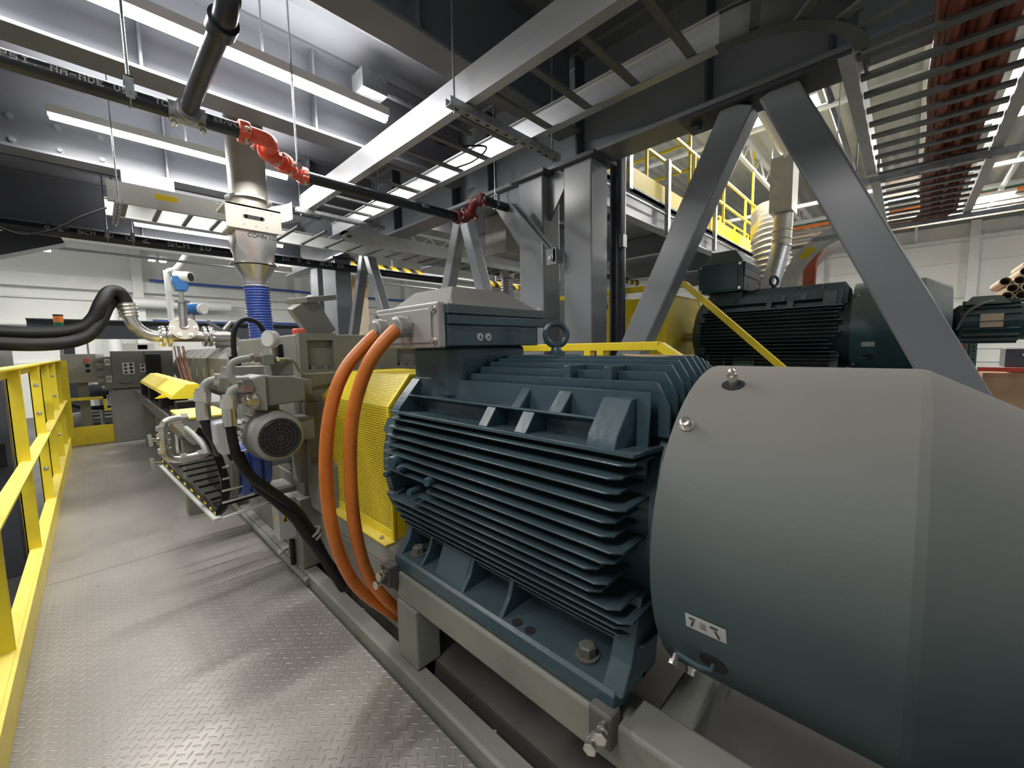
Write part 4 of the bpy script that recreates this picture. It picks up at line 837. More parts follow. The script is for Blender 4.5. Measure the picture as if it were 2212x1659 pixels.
# extruder barrel: a row of cast segments
t = thing('extruder_barrel', 'long grey segmented extruder barrel behind the red brown lines', 'extruder', (1.02, 5.6, 0.6))
for i in range(7):
    y0 = 4.17+i*0.42
    m = MB(); m.prism('y', [(0.80, 0.80), (0.80, 1.10), (0.90, 1.20), (1.18, 1.20), (1.28, 1.10), (1.28, 0.80), (1.2, 0.72), (0.88, 0.72)], y0, y0+0.36)
    sg = m.build('barrel_segment', MACH, t, bevel=0.006)
    m = MB(); m.prism('y', [(0.83, 0.80), (0.83, 1.09), (0.915, 1.17), (1.165, 1.17), (1.25, 1.09), (1.25, 0.80)], y0+0.36, y0+0.42); m.build('clamp_ring', STEELD, t)
    sticker((0.799, y0+0.18, 0.95), (0, -1, 0), (0, 0, 1), 0.06, 0.09).build('tag_plate', LGREY, sg)
MB().lathe([(0, 0.20), (0.15, 0.26), (0.25, 0.26)], (1.04, 7.06, 0.95), (0, 1, 0), 28).build('barrel_end', MACH, t, smooth=True)
# copper coloured lines hanging beside the barrel
for i in range(5):
    x = 0.58+0.017*i+0.006*(i % 2)
    tag(MB().tube(smoothpath([(x-0.04, 4.85, 1.22), (x-0.03, 4.8, 1.05), (x, 4.72, 0.86), (x+0.06+0.008*i, 4.62, 0.70), (x+0.10+0.015*i, 4.55, 0.58)], 6), 0.0042, 8).build('copper_line', COPPER, None, smooth=True), 'thin red brown line hanging down in front of the barrel from the flanged pipe', 'pipe', 'red brown lines in front of the barrel')
# flanged stainless pipe with the blue flow transmitter
t = thing('flanged_pipe', 'stainless flanged pipe run with elbow, fed by the two black hoses', 'pipe', (0.55, 4.7, 1.2))
MB().cyl((0.48, 4.7, 1.305), (0.95, 4.7, 1.305), 0.048, seg=20).build('pipe', STAIN, t, smooth=True)
for x in (0.445, 0.485, 0.735, 0.775):
    MB().lathe([(0, 0.092), (0.022, 0.092)], (x, 4.7, 1.305), (1, 0, 0), 28).build('flange', STAIN, t, smooth=True)
for x in (0.44, 0.80):
    for i in range(8):
        a = i*PI/4+0.2; MB().hexbolt((x, 4.7+0.075*math.cos(a), 1.305+0.075*math.sin(a)), (-1 if x < 0.6 else 1, 0, 0), 0.011, 0.014).build('bolt', CHROME, t)
MB().tube(smoothpath([(0.45, 4.7, 1.305), (0.38, 4.7, 1.31), (0.31, 4.7, 1.35), (0.265, 4.7, 1.42), (0.25, 4.7, 1.48)], 6), 0.048, 20).build('elbow', STAIN, t, smooth=True)
MB().tube(smoothpath([(0.252, 4.7, 1.46), (0.24, 4.7, 1.58)], 2), 0.056, 20).build('hose_fitting', CHROME, t, smooth=True)
for z in (1.475, 1.50, 1.53, 1.56): MB().torus((0.25-(z-1.46)*0.1, 4.7, z), (-0.1, 0, 1), 0.056, 0.009, 24, 8).build('clamp_ring', CHROME, t, smooth=True)
MB().cyl((0.595, 4.7, 1.33), (0.595, 4.62, 1.40), 0.035, seg=16).build('branch', STAIN, t, smooth=True)
t = thing('flow_transmitter', 'blue and white flow transmitter on a round flange above the pipe', 'instrument', (0.59, 4.6, 1.38))
MB().lathe([(0, 0.105), (0.022, 0.105)], (0.595, 4.64, 1.375), (0, -0.96, 0.26), 32).build('flange', STAINM, t, smooth=True)
for i in range(6):
    a = i*PI/3; c = Vector((0.595+0.08*math.cos(a), 4.62+0.08*math.sin(a)*0.4, 1.384+0.08*math.sin(a)*0.92)); MB().hexbolt(c, (0, -0.92, 0.4), 0.012, 0.012).build('bolt', CHROME, t)
MB().cyl((0.595, 4.64, 1.38), (0.60, 4.64, 1.62), 0.032, seg=16).build('neck', STAIN, t, smooth=True)
MB().lathe([(0, 0.055), (0.015, 0.055)], (0.60, 4.64, 1.60), (0, 0, 1), 20).build('collar', STAIN, t, smooth=True)
MB().cyl((0.60, 4.64, 1.61), (0.60, 4.64, 1.71), 0.018, seg=12).build('stem', CHROME, t, smooth=True)
MB().prism('y', [(0.56, 1.70), (0.64, 1.70), (0.66, 1.78), (0.64, 1.84), (0.54, 1.83), (0.535, 1.78)], 4.59, 4.69).build('head', BLUEI, t, bevel=0.012, bseg=3)
m = MB(); m.cyl((0.575, 4.66, 1.83), (0.665, 4.57, 1.82), 0.046, seg=20); wc = m.build('housing_cap', WHITE, t, smooth=True)
MB().lathe([(0, 0.036), (0.002, 0.036)], (0.666, 4.569, 1.82), (1, -1, 0), 20).build('display_glass', BLKD, wc)
t = thing('pressure_transmitter', 'smaller blue capped transmitter to the right of the flow transmitter', 'instrument', (0.72, 4.9, 1.4))
MB().cyl((0.70, 4.9, 1.32), (0.70, 4.9, 1.54), 0.02, seg=12).build('stem', STAIN, t, smooth=True); MB().cyl((0.66, 4.96, 1.57), (0.76, 4.84, 1.57), 0.055, seg=20).build('head', BLUEI, t, smooth=True); MB().cyl((0.755, 4.845, 1.57), (0.78, 4.815, 1.57), 0.05, seg=20).build('cap', WHITE, t, smooth=True)
# big black hoses
hp = [(0.24, 4.7, 1.55), (0.232, 4.7, 1.61), (0.20, 4.69, 1.665), (0.14, 4.66, 1.655), (0.09, 4.6, 1.56), (0.04, 4.6, 1.44), (-0.04, 4.6, 1.36), (-0.18, 4.6, 1.325), (-0.40, 4.6, 1.325), (-0.8, 4.6, 1.36), (-1.3, 4.6, 1.45)]
t = thing('rubber_hose', 'thick black rubber hose arching from the pipe fitting out of the left edge, upper one', 'hose', (-0.3, 4.6, 1.3)); MB().tube(smoothpath(hp, 8), 0.047, 20).build('hose_wall', BLK, t, smooth=True)
hp2 = [(0.245, 4.80, 1.50), (0.20, 4.78, 1.60), (0.13, 4.70, 1.56), (0.07, 4.62, 1.42), (0.0, 4.58, 1.31), (-0.10, 4.55, 1.255), (-0.25, 4.52, 1.235), (-0.45, 4.5, 1.245), (-0.9, 4.5, 1.29), (-1.4, 4.5, 1.36)]
t = thing('rubber_hose', 'thick black rubber hose running below its twin to the left edge', 'hose', (-0.3, 4.5, 1.2)); MB().tube(smoothpath(hp2, 8), 0.047, 20).build('hose_wall', BLK, t, smooth=True)
# levers and brackets on the barrel
t = thing('swivel_bracket', 'light grey sloping bracket arm standing on the extruder barrel', 'bracket', (1.0, 4.9, 1.2))
MB().prism('y', [(0.86, 1.20), (1.12, 1.20), (1.07, 1.27), (0.83, 1.43), (0.81, 1.42)], 4.86, 4.88).build('plate', MACHL, t)
MB().obox((0.80, 4.84, 1.46), (1.10, 4.84, 1.24), 0.03, 0.025).build('arm', STAIN, t); MB().cyl((0.93, 4.88, 1.37), (1.0, 4.88, 1.46), 0.022, seg=12).build('valve_stem', CHROME, t, smooth=True)
# gate housing at the end of the barrel with signs
t = thing('screen_changer', 'grey machine head with black window and white warning sign at the barrel end', 'machine head', (0.45, 7.55, -0.1))
m = MB(); m.box(0.18, 0.50, 7.42, 7.8, 0.72, 1.20); m.box(0.50, 0.80, 7.40, 7.8, 0.66, 1.20); m.box(0.10, 0.185, 7.45, 7.8, 0.70, 1.13); m.build('housing', MACH, t, bevel=0.006)
m = MB(); m.box(0.51, 0.67, 7.37, 7.40, 0.87, 1.16); m.build('window', BLKD, t, bevel=0.03, bseg=4)
m = MB(); m.box(0.14, 0.66, 7.5, 8.0, -0.6, 0.70); m.build('pedestal', MACHL, t, bevel=0.01)
for i, z in enumerate((0.83, 0.93, 1.03, 1.13)): MB().cyl((0.04, 7.6, z-0.02), (0.115, 7.6, z-0.02), 0.055, seg=20).build('cylinder', MACHL, t, smooth=True)
def signplate(x, z, wd, h, nm='warning_sign'): return sticker((x, 7.418, z), (1, 0, 0), (0, 0, 1), wd, h).build(nm, WHITE, t)
s = signplate(0.335, 0.97, 0.115, 0.15)
for i in range(3):
    z = 1.02-0.048*i; MB().prism('y', [(0.285, z-0.018), (0.33, z-0.018), (0.3075, z+0.018)], 7.414, 7.4165).build('warning_triangle', INK, s); MB().lathe([(0, 0.019), (0.002, 0.019), (0.002, 0.012)], (0.362, 7.4165, z), (0, -1, 0), 16).build('symbol', INK, s)
s = sticker((0.475, 7.398+0.018, 0.97), (1, 0, 0), (0, 0, 1), 0.05, 0.11).build('warning_sign', WHITE, t)
for z in (1.0, 0.945): MB().lathe([(0, 0.017), (0.002, 0.017), (0.002, 0.010)], (0.475, 7.414, z), (0, -1, 0), 14).build('symbol', INK, s)
for ch, z in (('A', 1.06), ('B', 0.84)):
    s = sticker((0.143, 7.447, z), (1, 0, 0), (0, 0, 1), 0.05, 0.085).build('letter_plate', WHITE, t); text_mesh('letter', ch, 0.07, INK, s, frame(Vector((0.143, 7.444, z)), (1, 0, 0), (0, 0, 1)))
m = MB(); m.obox((0.25, 7.414, 0.772), (0.37, 7.414, 0.776), 0.003, 0.008); m.lathe([(0, 0.012), (0.003, 0.012)], (0.25, 7.416, 0.778), (0, -1, 0), 10); m.build('maker_mark', INK, t)
m = MB(); m.prism('z', [(0.30, 7.5), (0.62, 7.5), (0.62, 7.75), (0.5, 7.75)], 1.20, 1.30); m.build('sloped_cover', WHITE, t)
MB().box(0.45, 0.55, 7.5, 7.6, 1.22, 1.28).build('yellow_knob', YELB, t)
# operator box on the rail end
t = thing('operator_box', 'light grey operator box with a red stop button at the walkway end', 'control box', (-0.11, 7.68, 0.8))
MB().box(-0.27, 0.055, 7.66, 7.85, 0.80, 1.17).build('enclosure', MACHL, t, bevel=0.004)
MB().lathe([(0, 0.014), (0.02, 0.014), (0.022, 0.028), (0.035, 0.026)], (-0.045, 7.66, 1.09), (0, -1, 0), 20).build('stop_button', RED, t, smooth=True)
for z in (1.02, 0.95): MB().lathe([(0, 0.022), (0.015, 0.020)], (-0.04, 7.66, z), (0, -1, 0), 16).build('push_button', BLK, t, smooth=True)
MB().box(-0.15, -0.05, 7.74, 7.80, -0.8, 0.80).build('stand', FRAME, t)
MB().box(-0.03, -0.01, 7.75, 7.77, 1.17, 1.32).build('mast', MACHL, t)
t = thing('beacon_light', 'orange and green stack light above the operator box', 'signal light', (-0.16, 8.4, 1.2))
x, y = -0.28, 8.6
MB().cyl((x, y, -0.8), (x, y, 1.53), 0.02, seg=10).build('pole', GALV, t, smooth=True); MB().cyl((x, y, 1.53), (x, y, 1.62), 0.05, seg=18).build('green_lens', GRLT, t, smooth=True); MB().cyl((x, y, 1.62), (x, y, 1.71), 0.05, seg=18).build('orange_lens', ORLT, t, smooth=True); MB().cyl((x, y, 1.71), (x, y, 1.73), 0.052, seg=18).build('cap', BLK, t, smooth=True)
t = thing('accumulator', 'dark bladder shaped tank below the operator box', 'tank', (0.06, 7.1, 0.5))
MB().lathe([(-0.12, 0.02), (-0.11, 0.07), (-0.05, 0.10), (0.06, 0.10), (0.11, 0.06), (0.12, 0.02)], (0.03, 8.05, 0.66), (1, -0.2, 0), 24).build('shell', STEELD, t, smooth=True)
m = MB(); m.cyl((0.05, 8.05, -0.8), (0.05, 8.05, 0.62), 0.025, seg=10); m.build('support', GALV, t)
t = thing('floor_motor', 'pale ended grey ribbed motor lying low behind the yellow toe board', 'motor', (0.05, 8.1, -0.2))
MB().lathe([(0, 0.15), (0.15, 0.17), (0.16, 0.17)], (-0.27, 8.3, 0.20), (1, 0, 0), 28).build('fan_cover', MACHL, t, smooth=True)
m = MB(); m.lathe([(0, 0.14), (0.42, 0.14)], (-0.11, 8.3, 0.20), (1, 0, 0), 28)
for i in range(16):
    a = i*2*PI/16; m.obox((-0.10, 8.3+0.15*math.cos(a), 0.2+0.15*math.sin(a)), (0.30, 8.3+0.15*math.cos(a), 0.2+0.15*math.sin(a)), 0.006, 0.04, (0, math.cos(a), math.sin(a)))
m.build('ribbed_housing', MACH, t); MB().box(-0.2, 0.3, 8.15, 8.45, -0.8, 0.06).build('base', FRAME, t)
tag(MB().tube(smoothpath([(-0.25, 8.1, 0.5), (-0.1, 8.0, 0.44), (0.1, 8.0, 0.42), (0.3, 8.05, 0.36), (0.42, 8.1, 0.1), (0.42, 8.1, -0.5)], 6), 0.03, 10).build('rubber_hose', BLK, None, smooth=True), 'black hose arching over the low ribbed motor', 'hose')

# yellow ridged cover over the linear rail
t = thing('rail_cover', 'long pale yellow ridged cover in two lengths beside the extruder', 'cover', (0.46, 5.2, 0.7))
for (y0, y1) in ((3.66, 4.72), (4.76, 6.2)):
    m = MB(); m.prism('y', [(0.362, 0.835), (0.372, 0.86), (0.455, 0.935), (0.52, 0.935), (0.560, 0.895), (0.560, 0.825)], y0, y1); c = m.build('ridged_cover', YEL, t, bevel=0.002)
    for k in range(3): MB().prism('y', [(0.366, 0.852), (0.455, 0.9375), (0.522, 0.9375), (0.562, 0.898), (0.562, 0.893), (0.52, 0.932), (0.455, 0.932)], y0+0.15+0.32*k, y0+0.17+0.32*k).build('joint_strip', YEL, c)
m = MB(); m.prism('y', [(0.30, 0.825), (0.372, 0.825), (0.372, 0.87)], 3.95, 3.96); m.build('side_tab', YELB, t)
m = MB(); m.box(0.36, 0.41, 3.3, 7.2, 0.60, 0.70); m.box(0.42, 0.56, 3.4, 7.2, 0.66, 0.72); m.build('linear_rail', STEELD, t, bevel=0.004)
for y in (3.45, 4.4, 5.3, 6.2): MB().box(0.37, 0.55, y, y+0.12, 0.70, 0.83).build('carriage', BLK, t)
for y in (3.6, 5.2, 6.8): MB().box(0.40, 0.52, y, y+0.12, -0.02, 0.60).build('leg', FRAME, t)
m = MB(); m.box(0.56, 0.76, 3.3, 7.0, 0.5, 0.56); m.build('shelf', BLKD, t)

# ---------------------------------------------------------------- lubrication pump group on the side of the gearbox
t = thing('fan_motor', 'small grey motor with a round black fan grille facing the walkway', 'motor', (0.54, 2.0, 0.6))
cx_, cz_ = 0.53, 0.79
MB().lathe([(0, 0.086), (0.012, 0.100), (0.04, 0.107), (0.12, 0.112)], (cx_, 1.885, cz_), (0, 1, 0), 32).build('fan_cover', MACHL, t, smooth=True)
m = MB()
for r in (0.012, 0.028, 0.044, 0.060, 0.076): m.torus((cx_, 1.882, cz_), (0, 1, 0), r, 0.0014, 24, 5)
for i in range(12): a = i*PI/6; m.obox((cx_, 1.882, cz_), (cx_+0.080*math.cos(a), 1.882, cz_+0.080*math.sin(a)), 0.0018, 0.002, (0, 1, 0))
m.build('grille', STEELD, t); MB().lathe([(0, 0.082), (0.002, 0.082)], (cx_, 1.884, cz_), (0, -1, 0), 28).build('grille_opening', BLKD, t)
m = MB(); m.lathe([(0, 0.078), (0.20, 0.078)], (cx_, 2.0, cz_), (0, 1, 0), 28)
for i in range(20): a = i*2*PI/20; m.obox((cx_+0.088*math.cos(a), 2.0, cz_+0.088*math.sin(a)), (cx_+0.088*math.cos(a), 2.19, cz_+0.088*math.sin(a)), 0.004, 0.026, (math.cos(a), 0, math.sin(a)))
m.build('ribbed_housing', MACH, t); MB().box(0.60, 0.71, 2.0, 2.16, 0.74, 0.84).build('mounting_arm', MACH, t)
m = MB(); m.box(0.48, 0.58, 2.04, 2.14, 0.87, 0.91); m.build('terminal_cover', MACHL, t, bevel=0.006)
t = thing('gear_pump', 'cast grey gear pump block above the fan motor', 'pump', (0.55, 1.95, 0.93))
m = MB(); m.prism('y', [(0.49, 0.93), (0.50, 0.92), (0.655, 0.93), (0.658, 1.03), (0.60, 1.045), (0.49, 1.05)], 1.93, 2.12); m.build('pump_body', MACH, t, bevel=0.008, bseg=3)
m = MB(); m.prism('y', [(0.452, 0.915), (0.500, 0.905), (0.500, 1.055), (0.452, 1.045)], 1.915, 2.14); m.box(0.40, 0.452, 1.96, 2.12, 0.94, 1.05); m.build('pump_flange', MACHL, t, bevel=0.005)
MB().box(0.60, 0.71, 2.0, 2.12, 0.95, 1.02).build('mounting_arm', MACH, t)
m = MB(); m.hexbolt((0.455, 1.93, 0.955), (-1, -0.3, 0), 0.028, 0.03); m.cyl((0.44, 1.925, 0.955), (0.415, 1.92, 0.955), 0.018, seg=12); m.build('hex_fitting', CHROME, t)
def hyd(label, path, r, m=MACHL, fit=True, mat_=None, n=7):
    t = thing('hydraulic_pipe', label, 'pipe', path[0])
    MB().tube(smoothpath(path, n), r, 14).build('tube', m, t, smooth=True)
    if fit:
        for (p, q) in ((path[0], path[1]), (path[-1], path[-2])):
            d = (Vector(q)-Vector(p)).normalized(); g = MB(); g.lathe([(0, r*1.75), (r*2.2, r*1.75)], p, d, 6); g.lathe([(r*2.2, r*1.4), (r*3.2, r*1.4)], p, d, 14); g.build('nut', CHROME, t)
    return t
hyd('bent grey pipe elbow turning down into the black hose beside the pump', [(0.452, 1.93, 1.01), (0.42, 1.93, 1.012), (0.385, 1.93, 1.0), (0.368, 1.93, 0.965), (0.366, 1.93, 0.93)], 0.017)
hyd('grey pipe elbow on the left turning down into the dark hose', [(0.40, 2.06, 1.035), (0.37, 2.06, 1.04), (0.325, 2.06, 1.03), (0.305, 2.06, 0.99), (0.303, 2.06, 0.955)], 0.017)
hyd('light grey pipe loop bending over the pump flange', [(0.505, 1.97, 1.125), (0.45, 1.97, 1.125), (0.40, 1.97, 1.11), (0.388, 1.97, 1.07), (0.40, 1.97, 1.03), (0.425, 1.97, 0.985), (0.445, 1.98, 0.955)], 0.014)
hyd('thin grey pipe running from the gauge across the gearbox face', [(0.55, 1.95, 1.118), (0.60, 1.97, 1.118), (0.64, 2.0, 1.105), (0.67, 2.04, 1.07), (0.70, 2.06, 1.045), (0.76, 2.07, 1.04), (0.95, 2.08, 1.045), (1.1, 2.09, 1.05)], 0.006, n=5)
m = MB(); m.lathe([(0, 0.024), (0.03, 0.026), (0.07, 0.026)], (0.303, 2.06, 0.95), (0, 0, -1), 16); tag(m.build('hose_ferrule', STAIN, None, smooth=True), 'grey ferrule at the top of the left dark hose', 'hose fitting')
m = MB(); m.lathe([(0, 0.024), (0.02, 0.025), (0.075, 0.025)], (0.366, 1.93, 0.935), (0, 0, -1), 16); tag(m.build('hose_ferrule', STAIN, None, smooth=True), 'brownish ferrule at the top of the long black hose', 'hose fitting')
t = thing('hydraulic_hose', 'long black hose sweeping from the pump down behind the orange cables', 'hose', (0.7, 1.9, 0.1))
MB().tube(smoothpath([(0.366, 1.93, 0.87), (0.372, 1.93, 0.79), (0.385, 1.93, 0.72), (0.42, 1.93, 0.645), (0.47, 1.93, 0.585), (0.53, 1.93, 0.515), (0.59, 1.94, 0.44), (0.63, 1.94, 0.36), (0.66, 1.92, 0.28), (0.70, 1.88, 0.16), (0.76, 1.85, 0.08)], 7), 0.0185, 14).build('hose_wall', BLK, t, smooth=True)
t = thing('hydraulic_hose', 'second black hose looping from the grey junction box toward the floor clamp', 'hose', (0.6, 1.95, 0.1))
MB().tube(smoothpath([(0.40, 2.0, 0.73), (0.42, 1.98, 0.66), (0.455, 1.97, 0.58), (0.52, 1.95, 0.49), (0.575, 1.93, 0.41), (0.61, 1.9, 0.33), (0.64, 1.88, 0.27), (0.68, 1.84, 0.17), (0.72, 1.80, 0.07)], 7), 0.0185, 14).build('hose_wall', BLK, t, smooth=True)
m = MB(); m.torus((0.655, 1.92, 0.30), (0.5, -0.1, -0.8), 0.036, 0.007, 20, 8); m.torus((0.645, 1.92, 0.32), (0.5, -0.1, -0.8), 0.036, 0.007, 20, 8); tag(m.build('hose_clamp', FRAME, None, smooth=True), 'greyish ring clamp round the two black hoses', 'clamp')
t = thing('hydraulic_hose', 'short dark hose hanging from the left ferrule behind the junction box', 'hose', (0.3, 2.1, 0.7)); MB().tube(smoothpath([(0.303, 2.06, 0.88), (0.315, 2.06, 0.83), (0.335, 2.07, 0.78), (0.35, 2.1, 0.72)], 6), 0.018, 12).build('hose_wall', BPIPE, t, smooth=True)
t = thing('pressure_gauge', 'round grey pressure gauge on a short stem above the pump', 'gauge', (0.54, 1.95, 1.1))
MB().lathe([(0, 0.036), (0.03, 0.038), (0.034, 0.034)], (0.555, 1.97, 1.205), (-0.85, -0.5, 0), 24).build('case', LGREY, t, smooth=True); MB().lathe([(0, 0.031), (0.001, 0.031)], (0.555-0.0293, 1.97-0.0173, 1.205), (-0.85, -0.5, 0), 20).build('dial', WHITE, t)
m = MB(); m.cyl((0.545, 1.97, 1.12), (0.545, 1.97, 1.17), 0.011, seg=10); m.build('stem', CHROME, t); m = MB(); m.box(0.50, 0.545, 1.94, 2.0, 1.095, 1.14); m.build('manifold', FRAME, t, bevel=0.004); MB().box(0.54, 0.63, 1.98, 2.10, 1.045, 1.12).build('valve_block', MACH, t, bevel=0.004)
t = thing('sensor_cable', 'arched black cable rising from a square plug behind the gauge', 'cable', (0.47, 2.2, 1.1))
MB().tube(smoothpath([(0.455, 2.2, 1.13), (0.455, 2.2, 1.2), (0.465, 2.2, 1.26), (0.50, 2.2, 1.30), (0.545, 2.2, 1.295), (0.575, 2.2, 1.26), (0.59, 2.2, 1.2)], 7), 0.011, 12).build('jacket', BLK, t, smooth=True); MB().box(0.435, 0.475, 2.18, 2.22, 1.09, 1.135).build('plug', BLK, t, bevel=0.003); MB().box(0.42, 0.62, 2.16, 2.3, 1.04, 1.085).build('connector_base', FRAME, t)
t = thing('junction_box', 'pale grey round edged connection box beside the fan motor', 'junction box', (0.35, 1.97, 0.72))
m = MB(); m.prism('y', [(0.315, 0.875), (0.385, 0.885), (0.388, 0.78), (0.365, 0.745), (0.335, 0.74), (0.318, 0.79)], 1.93, 2.02); m.build('box', LGREY, t, bevel=0.008, bseg=3); m = MB(); m.cyl((0.36, 1.97, 0.75), (0.375, 1.965, 0.715), 0.013, seg=10); m.build('cable_gland', BLK, t)
for x in (0.27, 0.33):
    hyd('light grey pipe stub beside the pale connection box, ' + ('left one' if x < .3 else 'right one'), [(x, 2.3, 0.82), (x+0.015, 2.22, 0.80), (x+0.03, 2.12, 0.765), (x+0.035, 2.08, 0.73)], 0.010, fit=False)
# cable carrier with blue hose reel
t = thing('cable_carrier', 'black and yellow link cable carrier looping beside the blue hose drum', 'cable carrier', (0.38, 2.4, 0.4))
def link_row(path, w0, w1, nm):
    P = smoothpath(path, 5)
    for k in range(0, len(P)-1, 1):
        a, b = P[k], P[min(k+1, len(P)-1)]
        m = MB(); m.obox(a, b, 0.010, 0.032); m.build(nm, BLK, t)
        if k % 2 == 0:
            m = MB(); m.obox(a.lerp(b, 0.2)+Vector((-0.006, -0.002, 0)), a.lerp(b, 0.8)+Vector((-0.006, -0.002, 0)), 0.004, 0.008); m.build('yellow_pin', YELB, t)
link_row([(0.30, 2.25, 0.81), (0.335, 2.25, 0.78), (0.365, 2.25, 0.70), (0.385, 2.25, 0.60), (0.39, 2.25, 0.52), (0.375, 2.25, 0.44), (0.35, 2.25, 0.415)], 0, 0, 'chain_link')
link_row([(0.35, 2.25, 0.415), (0.33, 2.4, 0.44), (0.30, 2.65, 0.47), (0.27, 2.95, 0.50), (0.25, 3.2, 0.52)], 0, 0, 'chain_link')
m = MB()
for k in range(9): y = 2.3+0.1*k; m.obox((0.36-0.008*k, y, 0.43+0.010*k), (0.54, y, 0.44+0.010*k), 0.012, 0.010)
m.build('cross_bars', BLK, t)
for k in range(6): z = 0.46+0.055*k; MB().obox((0.37+0.004*k, 2.24, z), (0.50, 2.24, z+0.008), 0.008, 0.008).build('cross_bar', ALUM, t)
m = MB(); m.obox((0.345, 2.22, 0.395), (0.245, 3.2, 0.49), 0.03, 0.012); m.build('guide_channel', ALUM, t); m = MB(); m.obox((0.36, 2.2, 0.40), (0.56, 2.2, 0.43), 0.02, 0.01); m.build('end_bar', ALUM, t)
MB().box(0.56, 0.70, 2.3, 2.5, 0.38, 0.44).build('mounting_arm', FRAME, t)
t = thing('hose_drum', 'blue and grey plastic drum with wound hose beneath the fan motor', 'hose drum', (0.48, 2.35, 0.45))
for k, (rr_, mm) in enumerate(((0.14, MACH), (0.15, BLUEH), (0.15, BLUEH), (0.135, BLUEH))):
    MB().lathe([(0, rr_*0.9), (0.01, rr_), (0.035, rr_), (0.045, rr_*0.9)], (0.405+0.045*k, 2.36, 0.585), (1, 0, 0), 28).build('drum_disc', mm, t, smooth=True)
MB().cyl((0.40, 2.36, 0.585), (0.72, 2.36, 0.585), 0.03, seg=14).build('axle', GALV, t, smooth=True)
# silver valve manifold and yellow topped trough
t = thing('valve_manifold', 'shiny stainless pipe fittings with butterfly handles left of the cable carrier', 'valve', (0.22, 2.45, 0.62))
m = MB(); m.tube(smoothpath([(0.30, 2.45, 0.845), (0.25, 2.45, 0.845), (0.215, 2.45, 0.835), (0.205, 2.45, 0.79), (0.205, 2.45, 0.72), (0.21, 2.45, 0.68), (0.24, 2.45, 0.655), (0.30, 2.45, 0.655), (0.36, 2.45, 0.665)], 6), 0.017, 14); m.build('pipe', CHROME, t, smooth=True)
for z in (0.81, 0.775, 0.745, 0.705): MB().lathe([(-0.01, 0.026), (0.01, 0.026)], (0.205, 2.45, z), (0, 0, 1), 8 if z > 0.76 else 16).build('fitting', CHROME, t)
for (x, z) in ((0.285, 0.845), (0.27, 0.655), (0.335, 0.66)): MB().lathe([(-0.012, 0.025), (0.012, 0.025)], (x, 2.45, z), (1, 0, 0), 6).build('hex_fitting', CHROME, t)
for z in (0.755, 0.645):
    m = MB(); m.cyl((0.19, 2.45, z), (0.16, 2.44, z+0.01), 0.007, seg=8); m.obox((0.16, 2.44, z-0.02), (0.155, 2.44, z+0.035), 0.010, 0.014, (1, 0, 0)); m.build('butterfly_handle', CHROME, t)
t = thing('oil_trough', 'grey box with a pale yellow top behind the shiny valve fittings', 'box', (0.38, 2.9, 0.6))
MB().prism('y', [(0.30, 0.74), (0.33, 0.68), (0.50, 0.68), (0.50, 0.815), (0.30, 0.815)], 2.62, 3.05).build('body', MACHL, t, bevel=0.003); MB().box(0.295, 0.505, 2.61, 3.06, 0.815, 0.826).build('yellow_lid', YEL, t, bevel=0.002)
MB().box(0.50, 0.78, 2.9, 3.1, 0.66, 0.72).build('mounting_arm', FRAME, t)
t = thing('electrical_box', 'small cream box with a warning triangle low beside the walkway', 'electrical box', (0.62, 2.2, 0.2))
MB().box(0.585, 0.665, 2.20, 2.30, 0.21, 0.42).build('box', LGREY, t, bevel=0.004)
MB().prism('x', [(2.235, 0.305), (2.265, 0.305), (2.25, 0.335)], 0.5835, 0.5848).build('warning_triangle', YELB, t); m = MB(); m.prism('y', [(0.600, 0.30), (0.630, 0.30), (0.615, 0.345)], 2.1985, 2.1998); tr = m.build('warning_triangle', YELB, t)
m = MB(); m.prism('y', [(0.606, 0.304), (0.624, 0.304), (0.615, 0.332)], 2.197, 2.198); m.build('bolt_symbol', INK, tr)
MB().cyl((0.645, 2.22, 0.19), (0.645, 2.22, 0.06), 0.013, seg=10).build('conduit', BLK, t, smooth=True); MB().box(0.66, 0.70, 2.22, 2.28, 0.25, 0.38).build('bracket', FRAME, t)

# ================================================================ left side below the walkway
t = thing('grey_cabinet', 'grey steel cabinet on the hall floor outside the yellow railing', 'cabinet', (-1.3, 4.6, FZ))
MB().box(-1.9, -0.95, 4.3, 5.0, FZ, 0.52).build('body', MACHL, t, bevel=0.006); MB().box(-1.1, -1.0, 4.29, 4.3, -0.2, 0.2).build('vent', BLKD, t)
t = thing('dark_cabinet', 'tall dark grey cabinet right behind the yellow railing', 'cabinet', (-0.9, 6.4, FZ)); MB().box(-1.15, -0.55, 5.6, 6.5, FZ, 1.25).build('body', STEELD, t, bevel=0.006); MB().box(-0.62, -0.58, 5.58, 5.6, 0.2, 0.4).build('handle', BLK, t)
t = thing('red_post', 'slanting dark red steel post left of the dark cabinet', 'post', (-1.3, 6.5, FZ)); MB().obox((-1.5, 5.6, FZ), (-1.05, 7.2, 1.75), 0.10, 0.10).build('post', MAROON, t); 
t = thing('i_beam', 'dark grey steel beam standing crosswise behind the black hoses', 'beam', (1, 9, 1.3))
MB().prism('x', [(9+u, 1.40+v) for u, v in isec(0.18, 0.29, 0.02, 0.012)], -0.6, 3.6).build('girder', STEELD, t)
for x in (-0.3, 1.6, 3.4): MB().box(x, x+0.14, 8.93, 9.07, FZ, 1.40).build('post', STEELD, t)

